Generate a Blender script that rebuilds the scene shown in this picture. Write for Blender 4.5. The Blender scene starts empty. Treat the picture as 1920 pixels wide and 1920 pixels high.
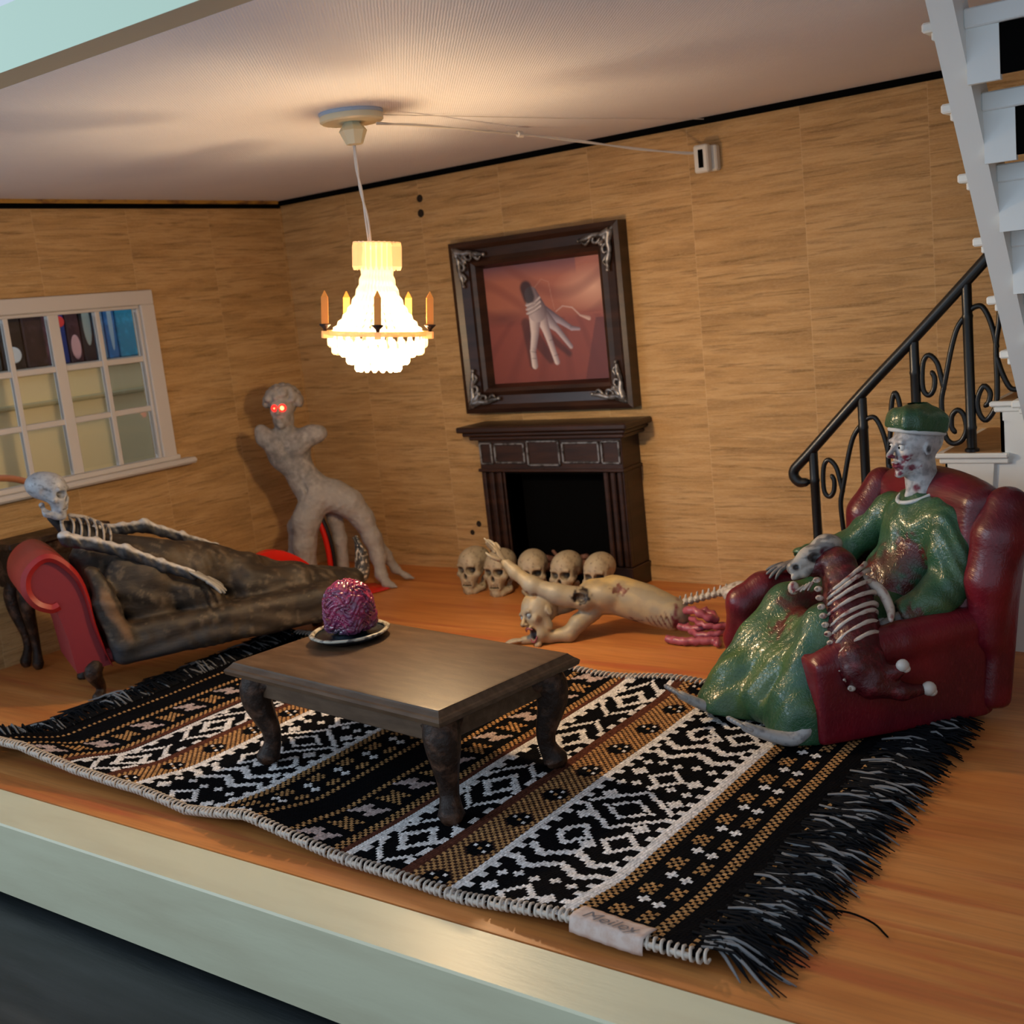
import bpy, math, random
import numpy as np
from mathutils import Vector, Matrix, Euler

random.seed(7)
RNG = np.random.default_rng(7)
PI = math.pi
sc = bpy.context.scene
C = bpy.data.collections.new('scene'); sc.collection.children.link(C)

# ------------------------------------------------------------------ camera, world, light, exposure
cd = bpy.data.cameras.new('camera'); cam = bpy.data.objects.new('camera', cd); C.objects.link(cam)
cam.location = (6.00776, -5.75531, 1.679); cam.rotation_euler = (1.39172, 0.10423, 0.62566)
cd.sensor_width = 36; cd.lens = 41.11; cd.clip_start = 0.02
cd.dof.use_dof = True; cd.dof.focus_distance = 3.9; cd.dof.aperture_fstop = 3.4
sc.camera = cam
sc.view_settings.view_transform = 'Standard'; sc.view_settings.look = 'None'
sc.view_settings.exposure = 0.0; sc.view_settings.gamma = 1.0
try: sc.view_settings.use_curve_mapping = False
except Exception: pass
W = bpy.data.worlds.new('world'); sc.world = W; W.use_nodes = True
_bg = W.node_tree.nodes['Background']; _bg.inputs[0].default_value = (0.68, 0.83, 1.0, 1); _bg.inputs[1].default_value = 0.78
try:
    sc.cycles.max_bounces = 8; sc.cycles.transparent_max_bounces = 24
    sc.cycles.sample_clamp_indirect = 4.0; sc.cycles.caustics_reflective = False; sc.cycles.caustics_refractive = False
except Exception: pass
LAMP = (2.655, -2.07)
ld = bpy.data.lights.new('chandelier_bulb_light', 'POINT'); ld.energy = 102; ld.color = (1.0, 0.74, 0.46); ld.shadow_soft_size = 0.06
lo = bpy.data.objects.new('chandelier_bulb_light', ld); lo.location = (LAMP[0] + .02, LAMP[1] + .012, 1.475); C.objects.link(lo)
# daylight of the room in front of the doll house: a window standing high on the near side
sd = bpy.data.lights.new('daylight_window', 'AREA'); sd.shape = 'RECTANGLE'; sd.size = 5.0; sd.size_y = 3.0; sd.energy = 300; sd.color = (0.66, 0.83, 1.0)
so = bpy.data.objects.new('daylight_window', sd); so.location = (-4.5, -10.0, 4.2)
so.rotation_euler = (Vector((2.2, -2.5, 0.8)) - so.location).to_track_quat('-Z', 'Y').to_euler(); C.objects.link(so)

# ------------------------------------------------------------------ materials
def hexc(h):
    v = [int(h[i:i+2], 16) / 255 for i in (0, 2, 4)]
    return tuple((c / 12.92 if c <= .04045 else ((c + .055) / 1.055) ** 2.4) for c in v) + (1,)
def c4(c):
    if isinstance(c, str): return hexc(c)
    return tuple(c) + (1,) if len(c) == 3 else tuple(c)
class NT:
    def __init__(s, name):
        s.m = bpy.data.materials.new(name); s.m.use_nodes = True; s.t = s.m.node_tree; s.n = s.t.nodes; s.l = s.t.links
        s.b = s.n['Principled BSDF']; s.out = s.n['Material Output']
    def node(s, ty, **kw):
        x = s.n.new(ty)
        for k, v in kw.items():
            if k.startswith('i_'):
                key = k[2:]; key = int(key) if key.isdigit() else key.replace('_', ' ')
                s.inp(x, key, v)
            else: setattr(x, k, v)
        return x
    def inp(s, x, key, v):
        if isinstance(v, bpy.types.NodeSocket): s.l.new(v, x.inputs[key])
        else: x.inputs[key].default_value = v
    def coord(s, scale=(1, 1, 1), kind='Object'):
        tc = s.node('ShaderNodeTexCoord'); mp = s.node('ShaderNodeMapping'); s.l.new(tc.outputs[kind], mp.inputs[0])
        mp.inputs['Scale'].default_value = scale; return mp.outputs[0]
    def noise(s, scale, co=None, detail=4, rough=.55, dist=0):
        x = s.node('ShaderNodeTexNoise'); x.inputs['Scale'].default_value = scale; x.inputs['Detail'].default_value = detail
        x.inputs['Roughness'].default_value = rough; x.inputs['Distortion'].default_value = dist
        if co is not None: s.l.new(co, x.inputs['Vector'])
        return x.outputs['Fac']
    def math(s, op, a, b=None, c=None, clamp=False):
        x = s.node('ShaderNodeMath', operation=op); x.use_clamp = clamp
        s.inp(x, 0, a)
        if b is not None: s.inp(x, 1, b)
        if c is not None: s.inp(x, 2, c)
        return x.outputs[0]
    def mix(s, f, a, b, blend='MIX'):
        x = s.node('ShaderNodeMix', data_type='RGBA', blend_type=blend)
        s.inp(x, 0, f); s.inp(x, 6, a if isinstance(a, bpy.types.NodeSocket) else c4(a)); s.inp(x, 7, b if isinstance(b, bpy.types.NodeSocket) else c4(b))
        return x.outputs[2]
    def ramp(s, f, stops):
        x = s.node('ShaderNodeValToRGB'); s.l.new(f, x.inputs[0]); e = x.color_ramp.elements
        while len(e) < len(stops): e.new(.5)
        for i, (p, c) in enumerate(stops): e[i].position = p; e[i].color = c4(c)
        return x.outputs[0]
    def ramp01(s, f, a, b):
        x = s.node('ShaderNodeMapRange'); s.l.new(f, x.inputs[0]); x.inputs[1].default_value = a; x.inputs[2].default_value = b; x.clamp = True
        return x.outputs[0]
    def bump(s, h, strength=.3, dist=.01, normal=None):
        x = s.node('ShaderNodeBump'); s.l.new(h, x.inputs['Height']); x.inputs['Strength'].default_value = strength; x.inputs['Distance'].default_value = dist
        if normal is not None: s.l.new(normal, x.inputs['Normal'])
        s.l.new(x.outputs[0], s.b.inputs['Normal']); return x.outputs[0]
    def col(s, c):
        s.inp(s.b, 'Base Color', c if isinstance(c, bpy.types.NodeSocket) else c4(c))
    def set(s, **kw):
        for k, v in kw.items(): s.inp(s.b, k.replace('_', ' '), v)
def mat(name, col, rough=.5, var=None, bump=None, stretch=(1, 1, 1), metal=0, attr=False, spec=.5, coat=0, rv=None):
    """col base; var=(scale, colour2, lo, hi) blotches; bump=(scale, strength, dist)"""
    t = NT(name); co = t.coord(stretch)
    base = c4(col) if not attr else t.node('ShaderNodeAttribute', attribute_name='Col').outputs['Color']
    cc = base
    if var:
        f = t.ramp01(t.noise(var[0], co), var[2] if len(var) > 2 else .4, var[3] if len(var) > 3 else .65)
        if attr: cc = t.mix(t.math('MULTIPLY', f, var[4] if len(var) > 4 else .5), base, var[1])
        else: cc = t.mix(f, base, var[1])
    t.col(cc)
    t.set(Roughness=rough, Metallic=metal)
    t.b.inputs['Specular IOR Level'].default_value = spec
    if coat: t.b.inputs['Coat Weight'].default_value = coat; t.b.inputs['Coat Roughness'].default_value = .15
    if bump: t.bump(t.noise(bump[0], co, detail=6, rough=.6), bump[1], bump[2])
    if rv:
        t.set(Roughness=t.math('MULTIPLY_ADD', t.noise(rv[0], co), rv[1], rough - rv[1] * .5, clamp=True))
    return t.m
def emit(name, col, s):
    t = NT(name); t.col((0, 0, 0)); t.b.inputs['Emission Color'].default_value = c4(col); t.b.inputs['Emission Strength'].default_value = s
    return t.m

def wallpaper():
    t = NT('grasscloth_wallpaper'); tc = t.node('ShaderNodeTexCoord'); sx = t.node('ShaderNodeSeparateXYZ'); t.l.new(tc.outputs['Object'], sx.inputs[0])
    u = t.math('ADD', sx.outputs[0], sx.outputs[1])                     # runs along either wall
    us = t.math('DIVIDE', t.math('ADD', u, .02), .62); st = t.math('FLOOR', us); fr = t.math('FRACT', us)
    def vec(kx, kz, off):
        c = t.node('ShaderNodeCombineXYZ'); t.inp(c, 0, t.math('MULTIPLY', u, kx))
        t.inp(c, 1, t.math('MULTIPLY', st, 3.7 + off)); t.inp(c, 2, t.math('MULTIPLY', sx.outputs[2], kz)); return c.outputs[0]
    big = t.noise(1.0, vec(1.7, 17, 0), detail=3, dist=.25); fine = t.noise(1.0, vec(5, 60, 1), detail=4, dist=.5); vs = t.noise(1.0, vec(60, 240, 2), detail=2)
    streak = t.noise(1.0, vec(3.0, 62, 5), detail=2, dist=.8)
    c = t.ramp(big, [(.32, (.40, .235, .09)), (.47, (.50, .30, .118)), (.60, (.57, .36, .158)), (.74, (.49, .285, .11))])
    c = t.mix(t.math('MULTIPLY', t.ramp01(streak, .55, .70), .72), c, (.21, .115, .035))
    c = t.mix(t.math('MULTIPLY', t.ramp01(fine, .50, .68), .6), c, (.33, .19, .075))
    c = t.mix(t.math('MULTIPLY', t.ramp01(vs, .45, .7), .22), c, (.66, .47, .27))
    seam = t.math('LESS_THAN', fr, .006)
    c = t.mix(t.math('MULTIPLY', seam, .45), c, (.66, .46, .25))
    t.col(c); t.set(Roughness=.62); t.b.inputs['Specular IOR Level'].default_value = .3
    t.bump(t.math('ADD', t.math('ADD', fine, streak), t.math('MULTIPLY', vs, .5)), .35, .006)
    return t.m
def floorwood():
    t = NT('floor_veneer'); tc = t.node('ShaderNodeTexCoord'); sx = t.node('ShaderNodeSeparateXYZ'); t.l.new(tc.outputs['Object'], sx.inputs[0])
    sy = t.math('DIVIDE', sx.outputs[1], .19); st = t.math('FLOOR', sy)
    def vec(kx, ky, o):
        c = t.node('ShaderNodeCombineXYZ'); t.inp(c, 0, t.math('ADD', t.math('MULTIPLY', sx.outputs[0], kx), t.math('MULTIPLY', st, o))); t.inp(c, 1, t.math('MULTIPLY', sx.outputs[1], ky)); t.inp(c, 2, t.math('MULTIPLY', st, .7)); return c.outputs[0]
    a = t.noise(1.0, vec(.9, 7, 1.3), detail=3, dist=.3); g = t.noise(1.0, vec(3.5, 75, 2.1), detail=4, dist=.4); r = t.noise(1.0, vec(.8, 11, 4.9), detail=2, dist=.4)
    c = t.ramp(a, [(.3, (.42, .135, .032)), (.5, (.53, .195, .048)), (.7, (.62, .26, .075))])
    c = t.mix(t.math('MULTIPLY', t.ramp01(r, .55, .70), .7), c, (.42, .085, .03))
    c = t.mix(t.math('MULTIPLY', t.ramp01(g, .45, .75), .4), c, (.24, .09, .03))
    t.col(c); t.set(Roughness=t.math('MULTIPLY_ADD', g, .15, .36)); t.bump(g, .08, .003)
    return t.m
def ceilpaper():
    t = NT('textured_ceiling_paper'); co = t.coord((1, 1, 1)); tc = t.node('ShaderNodeTexCoord')
    mp = t.node('ShaderNodeMapping'); t.l.new(tc.outputs['Object'], mp.inputs[0]); mp.inputs['Rotation'].default_value = (0, 0, .85)
    w1 = t.node('ShaderNodeTexWave', i_Scale=44.0, i_Distortion=2.2, i_Detail=2.0); t.l.new(mp.outputs[0], w1.inputs[0]); w1.inputs['Detail Scale'].default_value = 3
    w2 = t.node('ShaderNodeTexWave', i_Scale=34.0, i_Distortion=2.0, i_Detail=2.0, bands_direction='Y'); t.l.new(mp.outputs[0], w2.inputs[0])
    h = t.math('ADD', t.math('MULTIPLY', w1.outputs['Fac'], w2.outputs['Fac']), t.math('MULTIPLY', t.noise(60, co), .7))
    t.col(t.mix(t.ramp01(t.noise(1.5, co), .35, .7), (.74, .745, .83), (.80, .80, .87)))
    t.set(Roughness=.45); t.bump(h, .45, .004); return t.m
def hatch(name, base, dark, light, rough=.33, ang=.6):
    """painted plastic with fine brush strokes"""
    t = NT(name); tc = t.node('ShaderNodeTexCoord'); mp = t.node('ShaderNodeMapping'); t.l.new(tc.outputs['Object'], mp.inputs[0])
    mp.inputs['Rotation'].default_value = (ang, ang * .8, .3); mp.inputs['Scale'].default_value = (120, 9, 60)
    g = t.noise(1.0, mp.outputs[0], detail=3, dist=.4); b = t.noise(3.2, t.coord(), detail=3)
    c = t.mix(t.ramp01(b, .38, .62), base, dark); c = t.mix(t.math('MULTIPLY', t.ramp01(g, .55, .8), .35), c, light)
    t.col(c); t.set(Roughness=rough); t.bump(g, .45, .004); return t.m
def glassy(name, col, emis, es, transp):
    """clear moulded acrylic lit from inside"""
    t = NT(name); t.col(col); t.set(Roughness=.12); t.b.inputs['Emission Color'].default_value = c4(emis); t.b.inputs['Emission Strength'].default_value = es
    tr = t.node('ShaderNodeBsdfTransparent'); tr.inputs[0].default_value = (1, .95, .86, 1)
    mx = t.node('ShaderNodeMixShader'); mx.inputs[0].default_value = transp
    t.l.new(t.b.outputs[0], mx.inputs[1]); t.l.new(tr.outputs[0], mx.inputs[2]); t.l.new(mx.outputs[0], t.out.inputs[0]); return t.m

# ------------------------------------------------------------------ object helpers
def link(name, me, m=None, parent=None, loc=None, rotz=0, smooth=False):
    if m is not None:
        for x in (m if isinstance(m, (list, tuple)) else [m]): me.materials.append(x)
    if smooth:
        me.polygons.foreach_set('use_smooth', np.ones(len(me.polygons), bool))
    o = bpy.data.objects.new(name, me); C.objects.link(o)
    if parent is not None: o.parent = parent
    if loc is not None: o.location = loc
    o.rotation_euler = (0, 0, rotz)
    return o
def tag(o, label=None, cat=None, group=None, kind=None):
    if label: o['label'] = label
    if cat: o['category'] = cat
    if group: o['group'] = group
    if kind: o['kind'] = kind
    return o
def thing(name, loc, label, cat, rotz=0, group=None):
    o = bpy.data.objects.new(name, None); C.objects.link(o); o.location = loc; o.rotation_euler = (0, 0, rotz); o.empty_display_size = .05
    return tag(o, label, cat, group)
def dup(o, parent=None):
    c = o.copy(); C.objects.link(c); c.parent = parent
    for ch in list(o.children): dup(ch, c)
    return c
def ortho(d):
    d = np.asarray(d, float); d = d / (np.linalg.norm(d) + 1e-12)
    a = np.array([0, 0, 1.0]) if abs(d[2]) < .9 else np.array([1.0, 0, 0])
    u = np.cross(a, d); u /= np.linalg.norm(u); return u, np.cross(d, u), d
def catmull(P, n):
    P = np.asarray(P, float)
    if len(P) < 3 or n <= 1: return P
    Q = np.vstack([2 * P[0] - P[1], P, 2 * P[-1] - P[-2]]); out = []
    for i in range(1, len(Q) - 2):
        for k in range(n):
            t = k / n; a, b, c, d = Q[i-1], Q[i], Q[i+1], Q[i+2]
            out.append(.5 * ((2*b) + (-a + c)*t + (2*a - 5*b + 4*c - d)*t*t + (-a + 3*b - 3*c + d)*t**3))
    out.append(P[-1]); return np.array(out)
class MB:
    def __init__(s): s.v = []; s.f = []; s.mi = []; s.k = 0
    def add(s, V, F, mi=0):
        n = len(s.v); s.v.extend([tuple(map(float, p)) for p in V]); s.f.extend([tuple(i + n for i in f) for f in F]); s.mi.extend([mi] * len(F)); return s
    def box(s, lo, hi, mi=0, rot=None, c=None, bev=0):
        x0, y0, z0 = lo; x1, y1, z1 = hi
        if bev <= 0:
            V = [(x0,y0,z0),(x1,y0,z0),(x1,y1,z0),(x0,y1,z0),(x0,y0,z1),(x1,y0,z1),(x1,y1,z1),(x0,y1,z1)]
            F = [(0,3,2,1),(4,5,6,7),(0,1,5,4),(1,2,6,5),(2,3,7,6),(3,0,4,7)]
        else:
            b = bev; V = []
            for z, i in ((z0, b), (z0 + b, 0), (z1 - b, 0), (z1, b)):
                for p in ((x0+b+i*0, y0+i, 0), (x1-b, y0+i, 0), (x1-i, y0+b, 0), (x1-i, y1-b, 0), (x1-b, y1-i, 0), (x0+b, y1-i, 0), (x0+i, y1-b, 0), (x0+i, y0+b, 0)):
                    V.append((p[0], p[1], z))
            F = [tuple(range(7, -1, -1)), tuple(range(24, 32))]
            for r in range(3):
                for k in range(8): F.append((r*8+k, r*8+(k+1) % 8, r*8+8+(k+1) % 8, r*8+8+k))
        if rot is not None:
            c = Vector(c); V = [tuple(rot @ (Vector(p) - c) + c) for p in V]
        return s.add(V, F, mi)
    def tube(s, P, r, seg=8, n=1, cap=True, mi=0, flat=1.0, up=None):
        """swept round (or flattened) tube through P with radii r, round-ish ends"""
        m0 = len(P); P = np.asarray(P, float); R = np.full(m0, r, float) if np.isscalar(r) else np.asarray(r, float)
        if n > 1:
            R = np.interp(np.linspace(0, m0 - 1, (m0 - 1) * n + 1), range(m0), R); P = catmull(P, n)
            R = R[:len(P)]
        T = np.gradient(P, axis=0) if len(P) > 1 else P
        T /= (np.linalg.norm(T, axis=1)[:, None] + 1e-12)
        if up is None: u, w, _ = ortho(T[0])
        else: u = np.asarray(up, float) - T[0] * np.dot(up, T[0]); u /= np.linalg.norm(u)
        V = []; a = np.linspace(0, 2 * PI, seg, endpoint=False); rings = []
        seq = []
        if cap: seq += [(P[0] - T[0] * R[0] * .85, R[0] * .45, T[0])]
        seq += [(P[i], R[i], T[i]) for i in range(len(P))]
        if cap: seq += [(P[-1] + T[-1] * R[-1] * .85, R[-1] * .45, T[-1])]
        for c, rr, t in seq:
            u = u - t * np.dot(u, t); u /= (np.linalg.norm(u) + 1e-12); w = np.cross(t, u)
            V.extend(c + rr * (np.cos(x) * u + flat * np.sin(x) * w) for x in a)
        F = []
        for i in range(len(seq) - 1):
            for k in range(seg): F.append((i*seg+k, i*seg+(k+1) % seg, (i+1)*seg+(k+1) % seg, (i+1)*seg+k))
        F.append(tuple(range(seg-1, -1, -1))); F.append(tuple(range((len(seq)-1)*seg, len(seq)*seg)))
        return s.add(V, F, mi)
    def lathe(s, prof, c=(0, 0, 0), seg=24, mi=0, axis=None, cap=True, wob=0):
        V = []; A = ortho(axis) if axis is not None else (np.array([1., 0, 0]), np.array([0, 1., 0]), np.array([0, 0, 1.])); c = np.asarray(c, float)
        for r, z in prof:
            for k in range(seg):
                a = 2 * PI * k / seg; rr = r * (1 + wob * math.sin(k * 7.3 + z * 50)); V.append(c + A[0] * rr * math.cos(a) + A[1] * rr * math.sin(a) + A[2] * z)
        F = []
        for i in range(len(prof) - 1):
            for k in range(seg): F.append((i*seg+k, i*seg+(k+1) % seg, (i+1)*seg+(k+1) % seg, (i+1)*seg+k))
        if cap: F.append(tuple(range(seg-1, -1, -1))); F.append(tuple(range((len(prof)-1)*seg, len(prof)*seg)))
        return s.add(V, F, mi)
    def ball(s, c, r, seg=12, rings=7, mi=0, rot=None):
        r = (r, r, r) if np.isscalar(r) else r
        V = []; F = []
        for i in range(rings + 1):
            th = PI * i / rings
            for k in range(seg):
                a = 2*PI*k/seg; p = Vector((r[0]*math.sin(th)*math.cos(a), r[1]*math.sin(th)*math.sin(a), -r[2]*math.cos(th)))
                if rot is not None: p = rot @ p
                V.append((c[0]+p[0], c[1]+p[1], c[2]+p[2]))
        for i in range(rings):
            for k in range(seg):
                f = (i*seg+k, i*seg+(k+1) % seg, (i+1)*seg+(k+1) % seg, (i+1)*seg+k); F.append(f)
        return s.add(V, F, mi)
    def prism(s, poly, lo, hi, axis='y', mi=0):
        """polygon in the plane normal to axis, extruded lo..hi; poly counter-clockwise seen from -axis"""
        n = len(poly)
        def P(p, h): return {'y': (p[0], h, p[1]), 'x': (h, p[0], p[1]), 'z': (p[0], p[1], h)}[axis]
        V = [P(p, lo) for p in poly] + [P(p, hi) for p in poly]
        F = [tuple(range(n)), tuple(range(2*n-1, n-1, -1))] + [(i, i+n, (i+1) % n+n, (i+1) % n) for i in range(n)]
        return s.add(V, F, mi)
    def build(s, name, m, parent=None, smooth=False, loc=None, rotz=0, autos=None):
        me = bpy.data.meshes.new(name); me.from_pydata(s.v, [], s.f); me.update()
        me.validate()
        import bmesh
        b = bmesh.new(); b.from_mesh(me); bmesh.ops.remove_doubles(b, verts=b.verts, dist=1e-5); bmesh.ops.recalc_face_normals(b, faces=b.faces); b.to_mesh(me); b.free()
        if isinstance(m, (list, tuple)) and len(me.polygons) == len(s.mi): me.polygons.foreach_set('material_index', s.mi)
        o = link(name, me, m, parent, loc, rotz, smooth)
        if autos is not None:
            me.polygons.foreach_set('use_smooth', np.ones(len(me.polygons), bool))
            try: me.set_sharp_from_angle(angle=autos)
            except Exception: pass
        return o

# ------------------------------------------------------------------ implicit bodies: smooth unions meshed with surface nets
class SDF:
    def __init__(s, lo, hi, h):
        s.lo = np.array(lo, float); s.h = h; s.n = np.ceil((np.array(hi) - s.lo) / h).astype(int) + 1
        s.ax = [s.lo[i] + h * np.arange(s.n[i]) for i in range(3)]
        s.D = np.full(s.n, 9.0, np.float32); s.paint = []
    def blk(s, lo, hi):
        i0 = [max(0, int((lo[i] - s.lo[i]) / s.h)) for i in range(3)]; i1 = [min(s.n[i], int((hi[i] - s.lo[i]) / s.h) + 2) for i in range(3)]
        if any(a >= b for a, b in zip(i0, i1)): return None
        sl = tuple(slice(a, b) for a, b in zip(i0, i1))
        g = [s.ax[0][sl[0]][:, None, None], s.ax[1][sl[1]][None, :, None], s.ax[2][sl[2]][None, None, :]]
        return sl, g
    def put(s, fn, lo, hi, k, op='u'):
        m = k + 3 * s.h; r = s.blk(np.array(lo) - m, np.array(hi) + m)
        if r is None: return s
        sl, g = r; b = fn(*g).astype(np.float32); a = s.D[sl]
        if op == 'u':
            if k > 1e-6:
                h = np.clip(.5 + .5 * (a - b) / k, 0, 1); s.D[sl] = a + (b - a) * h - k * h * (1 - h)
            else: s.D[sl] = np.minimum(a, b)
        else:
            b = -b; h = np.clip(.5 - .5 * (a - b) / max(k, 1e-4), 0, 1); s.D[sl] = a + (b - a) * h + k * h * (1 - h)
        return s
    def ell(s, c, r, rot=None, k=.02, op='u'):
        c = np.array(c, float); r = np.array([r] * 3 if np.isscalar(r) else r, float); M = np.array(rot if rot is not None else np.eye(3))
        def fn(X, Y, Z):
            x, y, z = X - c[0], Y - c[1], Z - c[2]
            q = [M[0, i] * x + M[1, i] * y + M[2, i] * z for i in range(3)]
            k0 = np.sqrt(sum((q[i] / r[i]) ** 2 for i in range(3))); k1 = np.sqrt(sum((q[i] / r[i] ** 2) ** 2 for i in range(3))) + 1e-9
            return k0 * (k0 - 1) / k1
        R = r.max(); return s.put(fn, c - R, c + R, k, op)
    def cap(s, a, b, ra, rb=None, k=.02, op='u'):
        a = np.array(a, float); b = np.array(b, float); rb = ra if rb is None else rb; d = b - a; L = d @ d + 1e-9
        def fn(X, Y, Z):
            t = np.clip(((X - a[0]) * d[0] + (Y - a[1]) * d[1] + (Z - a[2]) * d[2]) / L, 0, 1)
            return np.sqrt((X - a[0] - t*d[0])**2 + (Y - a[1] - t*d[1])**2 + (Z - a[2] - t*d[2])**2) - (ra + (rb - ra) * t)
        R = max(ra, rb); return s.put(fn, np.minimum(a, b) - R, np.maximum(a, b) + R, k, op)
    def chain(s, P, R, k=.02, n=1, op='u'):
        if np.isscalar(R): R = [R] * len(P)
        if n > 1:
            m = len(P); R = np.interp(np.linspace(0, m-1, (m-1)*n+1), range(m), R); P = catmull(P, n)
        for i in range(len(P) - 1): s.cap(P[i], P[i+1], R[i], R[i+1], k if i == 0 else min(k, .006) if n > 1 else k, op)
        return s
    def box(s, c, hf, r=.02, rot=None, k=.02, op='u'):
        c = np.array(c, float); hf = np.array(hf, float); M = np.array(rot if rot is not None else np.eye(3))
        def fn(X, Y, Z):
            x, y, z = X - c[0], Y - c[1], Z - c[2]
            q = [np.abs(M[0, i]*x + M[1, i]*y + M[2, i]*z) - (hf[i] - r) for i in range(3)]
            return np.sqrt(sum(np.maximum(v, 0)**2 for v in q)) + np.minimum(np.maximum(np.maximum(q[0], q[1]), q[2]), 0) - r
        R = np.linalg.norm(hf); return s.put(fn, c - R, c + R, k, op)
    def wave(s, fn):
        """add a displacement field (small) everywhere"""
        g = [s.ax[0][:, None, None], s.ax[1][None, :, None], s.ax[2][None, None, :]]; s.D += fn(*g).astype(np.float32); return s
    def mesh(s):
        D = s.D; ins = D < 0
        c = [ins[i:i-1 or None, j:j-1 or None, k:k-1 or None] for i in (0, 1) for j in (0, 1) for k in (0, 1)]
        tot = sum(x.astype(np.int8) for x in c); act = (tot > 0) & (tot < 8); idx = np.argwhere(act)
        N = len(idx); ids = np.full(act.shape, -1, np.int64); ids[act] = np.arange(N)
        acc = np.zeros((N, 3)); cnt = np.zeros(N)
        cor = [(i, j, k) for i in (0, 1) for j in (0, 1) for k in (0, 1)]
        val = {q: D[idx[:, 0]+q[0], idx[:, 1]+q[1], idx[:, 2]+q[2]] for q in cor}
        for a in cor:
            for ax in range(3):
                if a[ax]: continue
                b = list(a); b[ax] = 1; b = tuple(b); va, vb = val[a], val[b]; m = (va < 0) != (vb < 0)
                t = va[m] / (va[m] - vb[m]); p = np.tile(np.array(a, float), (m.sum(), 1)); p[:, ax] += t
                acc[m] += p; cnt[m] += 1
        V = s.lo + s.h * (idx + acc / cnt[:, None])
        F = []
        for ax in range(3):
            o = [0, 1, 2]; o.remove(ax); u, w = o
            sl0 = [slice(None)] * 3; sl1 = [slice(None)] * 3; sl0[ax] = slice(0, -1); sl1[ax] = slice(1, None)
            e = ins[tuple(sl0)] != ins[tuple(sl1)]; q = np.argwhere(e); q = q[(q[:, u] > 0) & (q[:, w] > 0) & (q[:, u] < s.n[u]-1) & (q[:, w] < s.n[w]-1)]
            fl = ins[tuple(sl0)][q[:, 0], q[:, 1], q[:, 2]]
            def g(du, dw):
                r = q.copy(); r[:, u] -= du; r[:, w] -= dw; return ids[r[:, 0], r[:, 1], r[:, 2]]
            f = np.stack([g(1, 1), g(0, 1), g(0, 0), g(1, 0)], 1)
            fl2 = fl if ax != 1 else ~fl
            f[~fl2] = f[~fl2][:, ::-1]; F.append(f)
        F = np.vstack(F); return V, F[(F >= 0).all(1)]
    def build(s, name, m, parent=None, col=None, post=None, loc=None):
        V, F = s.mesh()
        if post is not None: V = post(V)
        me = mesh_np(name, V, F)
        if col is not None or s.paint:
            cc = np.tile(np.array(c4(col if col is not None else (.5, .5, .5))), (len(V), 1))
            for fn in s.paint: cc = fn(V, cc)
            set_col(me, cc)
        return link(name, me, m, parent, loc, 0, True)
def mesh_np(name, V, F):
    me = bpy.data.meshes.new(name); me.vertices.add(len(V)); me.vertices.foreach_set('co', np.asarray(V, np.float32).ravel())
    k = F.shape[1]; me.loops.add(F.size); me.loops.foreach_set('vertex_index', F.ravel().astype(np.int32)); me.polygons.add(len(F))
    me.polygons.foreach_set('loop_start', np.arange(0, F.size, k, dtype=np.int32)); me.update(calc_edges=True); return me
def set_col(me, cc):
    a = me.color_attributes.new('Col', 'FLOAT_COLOR', 'POINT'); a.data.foreach_set('color', np.asarray(cc, np.float32).ravel())
def nz(V, s, seed=0):
    """cheap smooth value noise on points, -1..1"""
    r = np.random.default_rng(seed); out = np.zeros(len(V))
    for i in range(6):
        d = r.normal(size=3); d *= s * (1 + .5 * i) / np.linalg.norm(d); out += np.sin(V @ d + r.random() * 7 + 1.5 * np.sin(V @ (d[[1, 2, 0]] * .7) + i)) / 3
    return np.clip(out, -1, 1)
def spot(c, r, col, edge=.3, ns=60, na=.35, seed=0, rot=None):
    """paint patch: ellipsoid region with a ragged edge"""
    c = np.array(c, float); r = np.array([r]*3 if np.isscalar(r) else r, float); col = np.array(c4(col)); M = np.eye(3) if rot is None else np.array(rot)
    def fn(V, cc):
        d = np.linalg.norm(((V - c) @ M) / r, axis=1) + na * nz(V, ns, seed); w = np.clip((1 - d) / edge, 0, 1)[:, None]; return cc * (1 - w) + col * w
    return fn
def blot(col, s, th, amt=1, seed=0, edge=.15):
    col = np.array(c4(col))
    def fn(V, cc):
        w = (np.clip((nz(V, s, seed) - th) / edge, 0, 1) * amt)[:, None]; return cc * (1 - w) + col * w
    return fn
def rot3(rx=0, ry=0, rz=0): return np.array(Euler((rx, ry, rz)).to_matrix())
def basis(x, up=(0, 0, 1)):
    x = np.array(x, float); x /= np.linalg.norm(x); up = np.array(up, float); z = up - x * (up @ x); z /= np.linalg.norm(z); y = np.cross(z, x); return np.stack([x, y, z], 1)
# ------------------------------------------------------------------ shared materials
WALLP = wallpaper(); FLOORM = floorwood(); CEILM = ceilpaper()
CREAM = mat('cream_gloss_paint', (.62, .60, .42), .38, var=(2.2, (.54, .50, .34), .45, .75), bump=(9, .12, .01), stretch=(.5, 3, 3))
MINT = mat('mint_paint', (.56, .70, .52), .5)
WINW = mat('white_window_plastic', (.62, .58, .54), .45)
STAIRW = mat('white_stair_plastic', (.80, .84, .83), .45, bump=(30, .08, .004))
DARKW = mat('dark_walnut', (.020, .008, .005), .36, var=(3, (.045, .017, .009), .4, .7), bump=(10, .15, .004), stretch=(1, 1, 8))
BROWNBLK = mat('brown_black_stain', (.020, .009, .005), .45, var=(16, (.13, .062, .036), .5, .72), bump=(28, .8, .012), spec=.3)
TABTOP = mat('table_stain', (.065, .036, .019), .40, spec=.38, var=(7, (.11, .066, .038), .4, .7), bump=(60, .22, .002), stretch=(1, 5, 5))
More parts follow.
